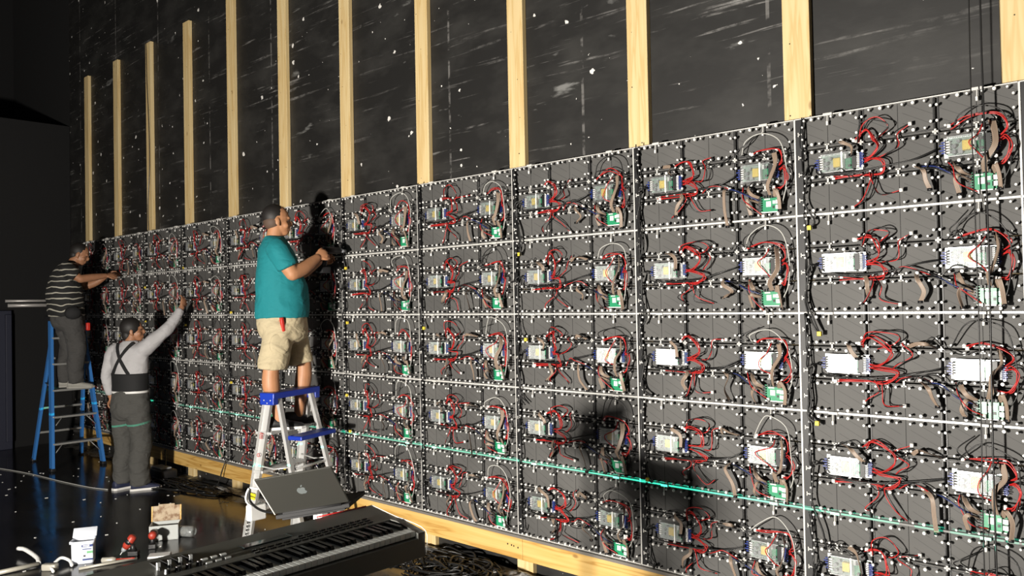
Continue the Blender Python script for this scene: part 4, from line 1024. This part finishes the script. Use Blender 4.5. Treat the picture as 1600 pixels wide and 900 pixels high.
def rrect(w, d, r, n=5):
    out = []
    for cx, cy, a0 in ((w - r, d - r, 0), (-w + r, d - r, PI / 2), (-w + r, -d + r, PI), (w - r, -d + r, 1.5 * PI)):
        for k in range(n): t = a0 + PI / 2 * k / (n - 1); out.append((cx + r * math.cos(t), cy + r * math.sin(t)))
    return out
# tub of wipes; its labelled face looks towards the camera
T = yaw_m(-5.47, -1.77, 0, 1.10)
tb = thing('wipes_tub', (-5.47, -1.77, 0), 'white plastic wipes tub with blue label and lid flipped open', 'tub')
mb = MB()
outer = [(z, s) for z, s in ((0, .92), (.006, .96), (.14, 1.0), (.145, 1.05), (.160, 1.05))]
rings = [[tuple(T @ Vector((x * s, y * s, z))) for x, y in rrect(.074, .055, .022)] for z, s in outer] + [[tuple(T @ Vector((x * s, y * s, z))) for x, y in rrect(.074, .055, .022)] for z, s in ((.160, .95), (.10, .93))]
mb.loft(rings, 'tub_plastic'); part('body', mb, tb)
Tl = T @ Matrix.Translation((0, .055, .162)) @ Matrix.Rotation(math.radians(38), 4, 'X')
mb = MB(); mb.bbox((-.078, .0, -.006), (.078, .082, .008), .005, 'tub_plastic', Tl); part('lid', mb, tb)
mb = MB(); mb.bbox((-.088, -.02, .135), (-.074, .02, .155), .004, 'tub_plastic', T); part('lid_tab', mb, tb)
for x0, x1, z0, z1, mm in ((-.005, .066, .118, .134, 'label_navy'), (.004, .045, .122, .130, 'white_plastic'), (-.005, .066, .070, .1165, 'label_pale'), (.0, .06, .100, .106, 'label_navy'), (.028, .066, .072, .088, 'label_green'), (-.005, .066, .030, .069, 'label_pale'), (.006, .020, .050, .062, 'print_black'), (.0, .066, .024, .036, 'label_navy')):
    yy = -.0538 * (0.955 + .04 * (z0 / .14)) - (.0010 if mm != 'label_pale' else .0)
    mb = MB(); mb.box((x0, yy - .0012, z0), (x1, yy + .004, z1), mm, T); part('label', mb, tb, False)
# open bin with the brown lid standing up
Bm = yaw_m(-5.60, -1.13, 0, 1.02)
bn = thing('parts_bin', (-5.60, -1.13, 0), 'clear plastic bin with its stained brown lid standing open', 'bin')
w, d, h, t = .105, .075, .115, .004
mb = MB(); mb.box((-w, -d, 0), (w, d, t), 'bin_plastic', Bm); part('bottom', mb, bn, False)
for a, b, mm in (((-w, -d, 0), (w, -d + t, h), 'bin_plastic'), ((-w, d - t, 0), (w, d, h), 'bin_plastic'), ((-w, -d, 0), (-w + t, d, h), 'bin_white'), ((w - t, -d, 0), (w, d, h), 'bin_plastic')):
    mb = MB(); mb.box(a, b, mm, Bm); part('side', mb, bn, False)
mb = MB(); Bl = Bm @ Matrix.Translation((0, d, h)) @ Matrix.Rotation(math.radians(82), 4, 'X'); mb.bbox((-w, 0, -.004), (w, .118, .004), .002, 'rusty_lid', Bl); ldp = part('lid', mb, bn, False)
mb = MB(); mb.bbox((-.06, .117, -.003), (.06, .130, .003), .002, 'rusty_lid', Bl); part('lid_lip', mb, ldp, False)
for s in (-1, 1): mb = MB(); mb.box((s * w - .005, 0, -.006), (s * w + .005, .118, .008), 'pine_beam', Bl); part('lid_edge', mb, ldp, False)
# two drivers
def driver(x, y, a, label, tilt):
    M = yaw_m(x, y, 0, a) @ Matrix.Scale(.82, 4); r = thing('cordless_drill', (x, y, 0), label, 'power tool', 'drills on the floor')
    M2 = M @ Matrix.Translation((0, 0, .115)) @ Matrix.Rotation(tilt, 4, 'Y')
    mb = MB(); mb.tube([M2 @ Vector(p) for p in ((-.075, 0, 0), (-.06, 0, 0), (.03, 0, 0), (.055, 0, 0))], [.018, .029, .030, .022], 12, 'drill_red'); part('motor_body', mb, r)
    mb = MB(); mb.tube([M2 @ Vector(p) for p in ((-.030, 0, .001), (-.012, 0, .001), (.008, 0, .001))], [.0290, .0305, .0300], 12, 'black_plastic'); part('grip_band', mb, r)
    mb = MB(); mb.tube([M2 @ Vector(p) for p in ((.055, 0, 0), (.075, 0, 0), (.095, 0, 0))], [.020, .019, .010], 10, 'bare_board_grey'); c = part('chuck', mb, r)
    mb = MB(); mb.cyl(M2 @ Vector((.095, 0, 0)), M2 @ Vector((.17, 0, 0)), .0032, .003, 6, 'chip_grey'); part('bit', mb, c)
    mb = MB(); mb.tube([M @ Vector(p) for p in ((-.03, 0, .10), (-.035, 0, .07), (-.045, 0, .04))], [.019, .018, .020], 10, 'black_plastic'); part('handle', mb, r)
    mb = MB(); mb.bbox((-.085, -.032, 0), (.005, .032, .042), .006, 'black_plastic', M); part('battery', mb, r, False)
driver(-5.36, -1.50, -2.3, 'red cordless drill with its bit pointing down, nearer the tub', .95)
driver(-5.44, -1.29, 2.6, 'red and grey cordless drill standing against the parts bin', 0.0)
Jm = Matrix.Translation((-5.49, -1.00, .042)) @ Matrix.Rotation(.55, 4, 'Z')
jr = thing('plastic_jar', (-5.49, -1.00, 0), 'clear plastic jar lying on its side right of the bin', 'jar')
def lathe(mb, M, prof, mname, n=18): mb.loft([[tuple(M @ Vector((x, r * math.cos(2 * PI * k / n), r * math.sin(2 * PI * k / n)))) for k in range(n)] for x, r in prof], mname)
mb = MB(); lathe(mb, Jm, [(-.06, .038), (-.055, .042), (.035, .042), (.045, .036), (.055, .034), (.055, .031), (.042, .031), (.033, .038), (-.052, .038)], 'clear_plastic'); part('body', mb, jr)
mb = MB(); lathe(mb, Jm, [(-.064, .040), (-.062, .042), (-.050, .0425), (-.049, .040)], 'white_plastic'); part('base_ring', mb, jr)
tag(link('container_lid', MB().bbox((-.075, -.05, 0), (.075, .05, .014), .006, 'bin_white', yaw_m(-5.17, -1.36, 0, 1.0)).mesh('container_lid')), 'white rectangular lid lying in front of the parts bin', 'lid')
sdv = thing('screwdriver', (-5.27, -1.62, 0), 'screwdriver with pale handle lying right of the tub', 'tool')
Sm = yaw_m(-5.27, -1.62, .022, .95)
mb = MB(); lathe(mb, Sm, [(-.10, .012), (-.095, .020), (-.05, .018), (-.03, .021), (-.005, .014)], 'tube_grey', 12); part('handle', mb, sdv)
mb = MB(); lathe(mb, Sm, [(-.01, .004), (.09, .004), (.10, .006), (.12, .004)], 'drill_red', 8); part('shaft', mb, sdv)
# folded microphone boom lying at the bottom left
ms = thing('folded_stand', (-5.5, -2.0, 0), 'pale grey folded metal stand lying at the bottom left', 'stand')
mb = MB(); mb.tube([(-5.62, -2.32, .018), (-5.60, -2.02, .022)], .016, 10, 'tube_grey'); part('tube', mb, ms)
mb = MB(); mb.tube(spline([(-5.60, -2.02, .024), (-5.70, -2.00, .04), (-5.92, -2.01, .055), (-6.02, -2.03, .05)], 5), .015, 10, 'bin_white'); part('handle', mb, ms)
mb = MB(); mb.bbox((-.05, -.025, 0), (.05, .025, .045), .008, 'tube_grey', yaw_m(-5.46, -1.99, 0, .7)); part('clamp', mb, ms)
mb = MB(); mb.tube(spline([(-5.50, -1.95, .03), (-5.52, -1.90, .05), (-5.48, -1.86, .03), (-5.40, -1.87, .014)], 5), .011, 8, 'bin_white'); part('hook', mb, ms)
mb = MB(); mb.tube([(-5.46, -1.99, .03), (-5.36, -2.0, .012)], .010, 8, 'bin_white'); part('pin', mb, ms)
tag(link('metal_rod', MB().tube([(-5.30, -1.86, .010), (-5.22, -1.50, .012)], .010, 8, 'tube_grey').mesh('metal_rod', True)), 'grey metal rod lying in front of the wipes tub', 'rod')

# cables on the floor
def floor_cable(pts, r, name, label, mname='black_wire', group='loose cables on the floor'):
    tag(link(name, MB().tube(spline([(x, y, z) for x, y, z in pts], 5), r, 6, mname).mesh(name, True)), label, 'cable', group)
floor_cable([(-10.2, -1.25, .006), (-9.3, -1.05, .006), (-8.5, -.95, .006), (-7.95, -.86, .006), (-7.7, -.78, .006)], .0045, 'floor_cable', 'grey cable running across the floor past the blue ladder', 'grey_wire')
floor_cable([(-7.45, -.55, .008), (-7.2, -.35, .008), (-6.9, -.22, .01), (-6.7, -.26, .008), (-6.45, -.12, .01)], .008, 'floor_cable', 'black cable snaking from the shoes to the pine beam')
floor_cable([(-7.9, -.12, .28), (-7.85, -.14, .12), (-7.75, -.22, .01), (-7.4, -.30, .008), (-7.1, -.18, .009), (-6.8, -.30, .008)], .008, 'floor_cable', 'black cable dropping over the beam beside the person in grey')
floor_cable([(-6.72, -.04, .30), (-6.74, -.07, .20), (-6.80, -.10, .05), (-7.0, -.14, .010), (-7.3, -.16, .009)], .006, 'floor_cable', 'thin black cable hanging over the beam left of the aluminium ladder')
cb = thing('cable_box', (-7.86, -.17, 0), 'black equipment case on the floor behind the person in grey', 'case')
mb = MB(); mb.bbox((-8.05, -.27, 0), (-7.67, -.09, .10), .015, 'black_plastic'); part('case_body', mb, cb)
mb = MB(); mb.bbox((-7.98, -.24, .10), (-7.74, -.12, .118), .006, 'bare_board_grey'); part('case_lid', mb, cb)
def tangle(cx, cy, rx, ry, n, name, label, zmax, seed):
    rg = random.Random(seed); mb = MB()
    for k in range(n):
        a0 = rg.uniform(0, 2 * PI); ox, oy = cx + rg.uniform(-.5, .5) * rx, cy + rg.uniform(-.5, .5) * ry; R = rg.uniform(.25, .6); pts = []
        for q in range(9):
            a = a0 + q * .75; pts.append((ox + rx * R * math.cos(a) * rg.uniform(.8, 1.2), oy + ry * R * math.sin(a) * rg.uniform(.8, 1.2), .008 + rg.random() * zmax))
        mb.tube(spline(pts, 4), rg.choice((.005, .006, .008)), 6, 'black_wire')
    tag(link(name, mb.mesh(name, True)), label, 'cable pile', None, 'stuff')
tangle(-3.25, -.25, .46, .26, 26, 'cable_pile', 'tangled pile of black cables on the floor under the beam', .07, 3)
tangle(-3.72, -.33, .14, .10, 4, 'cable_coil', 'small black cable coil beside the end of the piano', .02, 5)
tangle(-7.25, -.22, .75, .22, 12, 'cable_tangle', 'loose black cables on the floor below the beam', .02, 9)
mb = MB(); rg = random.Random(11)
for k in range(70):
    x = rg.uniform(-9.5, -5.0); y = rg.uniform(-2.2, -.2); s = rg.uniform(.004, .013); a = rg.uniform(0, 3)
    mb.box((-s, -s * .5, 0), (s, s * .5, .003), 'white_plastic', yaw_m(x, y, .0005, a))
for k in range(60):
    x = rg.uniform(-7.2, -2.4); y = rg.uniform(-.35, .03); s = rg.uniform(.005, .016); a = rg.uniform(0, 3)
    mb.box((-s, -s * .5, 0), (s, s * .5, .003), 'white_plastic', yaw_m(x, y, .0005, a))
tag(link('floor_scraps', mb.mesh('floor_scraps')), 'small white scraps scattered over the black floor', 'scraps', None, 'stuff')

# ------------------------------------------------------------------ dark far left corner
mat('navy_paint', (.008, .010, .026), .6); mat('rail_steel', (.50, .48, .46), .4, .4)
tag(link('grey_rail', MB().tube([(-11.25, -.72, 1.925), (-11.25, -.02, 1.925)], .018, 8, 'rail_steel').mesh('grey_rail', True)), 'upper thin pale rail at the dark left edge behind the stripes', 'rail')
tag(link('grey_rail', MB().tube([(-11.22, -.70, 1.865), (-11.22, -.02, 1.865)], .024, 8, 'rail_steel').mesh('grey_rail', True)), 'lower thicker pale rail at the dark left edge behind the stripes', 'rail')
nv = thing('navy_flat', (-11.2, -1.1, 0), 'dark navy upright panel at the left photo edge', 'panel')
mb = MB(); mb.bbox((-11.28, -1.6, 0), (-11.2, -.66, 1.80), .006, 'navy_paint'); part('board', mb, nv, False)
mb = MB(); mb.bbox((-11.2, -.74, .1), (-11.16, -.67, 1.75), .005, 'navy_paint'); part('batten', mb, nv, False)

# crumpled grey plastic film and sweepings along the foot of the wall
def film():
    m = mat('plastic_film', (.30, .30, .29), .35); p = position(m)
    L(m, ramp(m, noise(m, p, 30, 4), [(.35, (.10, .10, .10)), (.65, (.46, .45, .43))]), bsdf(m).inputs['Base Color'])
film()
def film_strip(x0, x1, y0, y1, h, seed):
    nx, ny = 90, 10; vs = []; fs = []
    for i in range(nx + 1):
        for j in range(ny + 1):
            x = x0 + (x1 - x0) * i / nx; t = j / ny; w = .5 + .5 * mnoise.noise(Vector((x * 3, seed, 0)))
            y = y0 + (y1 - y0) * t * (.6 + .6 * w)
            z = .004 + h * math.sin(PI * t) * (.5 + .8 * abs(mnoise.noise(Vector((x * 9, y * 14, seed))))) + .012 * abs(mnoise.noise(Vector((x * 28, y * 28, seed))))
            vs.append((x, y, z))
    for i in range(nx):
        for j in range(ny):
            a = i * (ny + 1) + j; fs.append((a, a + ny + 1, a + ny + 2, a + 1))
    return vs, fs
for x0, x1, sd_, lb in ((-4.0, -2.55, 2.0, 'crumpled grey plastic film along the wall foot right of the piano'), (-6.95, -5.75, 7.0, 'crumpled grey plastic film along the wall foot left of the aluminium ladder')):
    mb = MB(); v_, f_ = film_strip(x0, x1, .045, -.09, .035 if sd_ < 5 else .012, sd_); mb.add(v_, f_, 'plastic_film'); o = link('plastic_film', mb.mesh('plastic_film', True))
    md = o.modifiers.new('t', 'SOLIDIFY'); md.thickness = .002
    tag(o, lb, 'plastic film', 'film scraps at the wall foot')
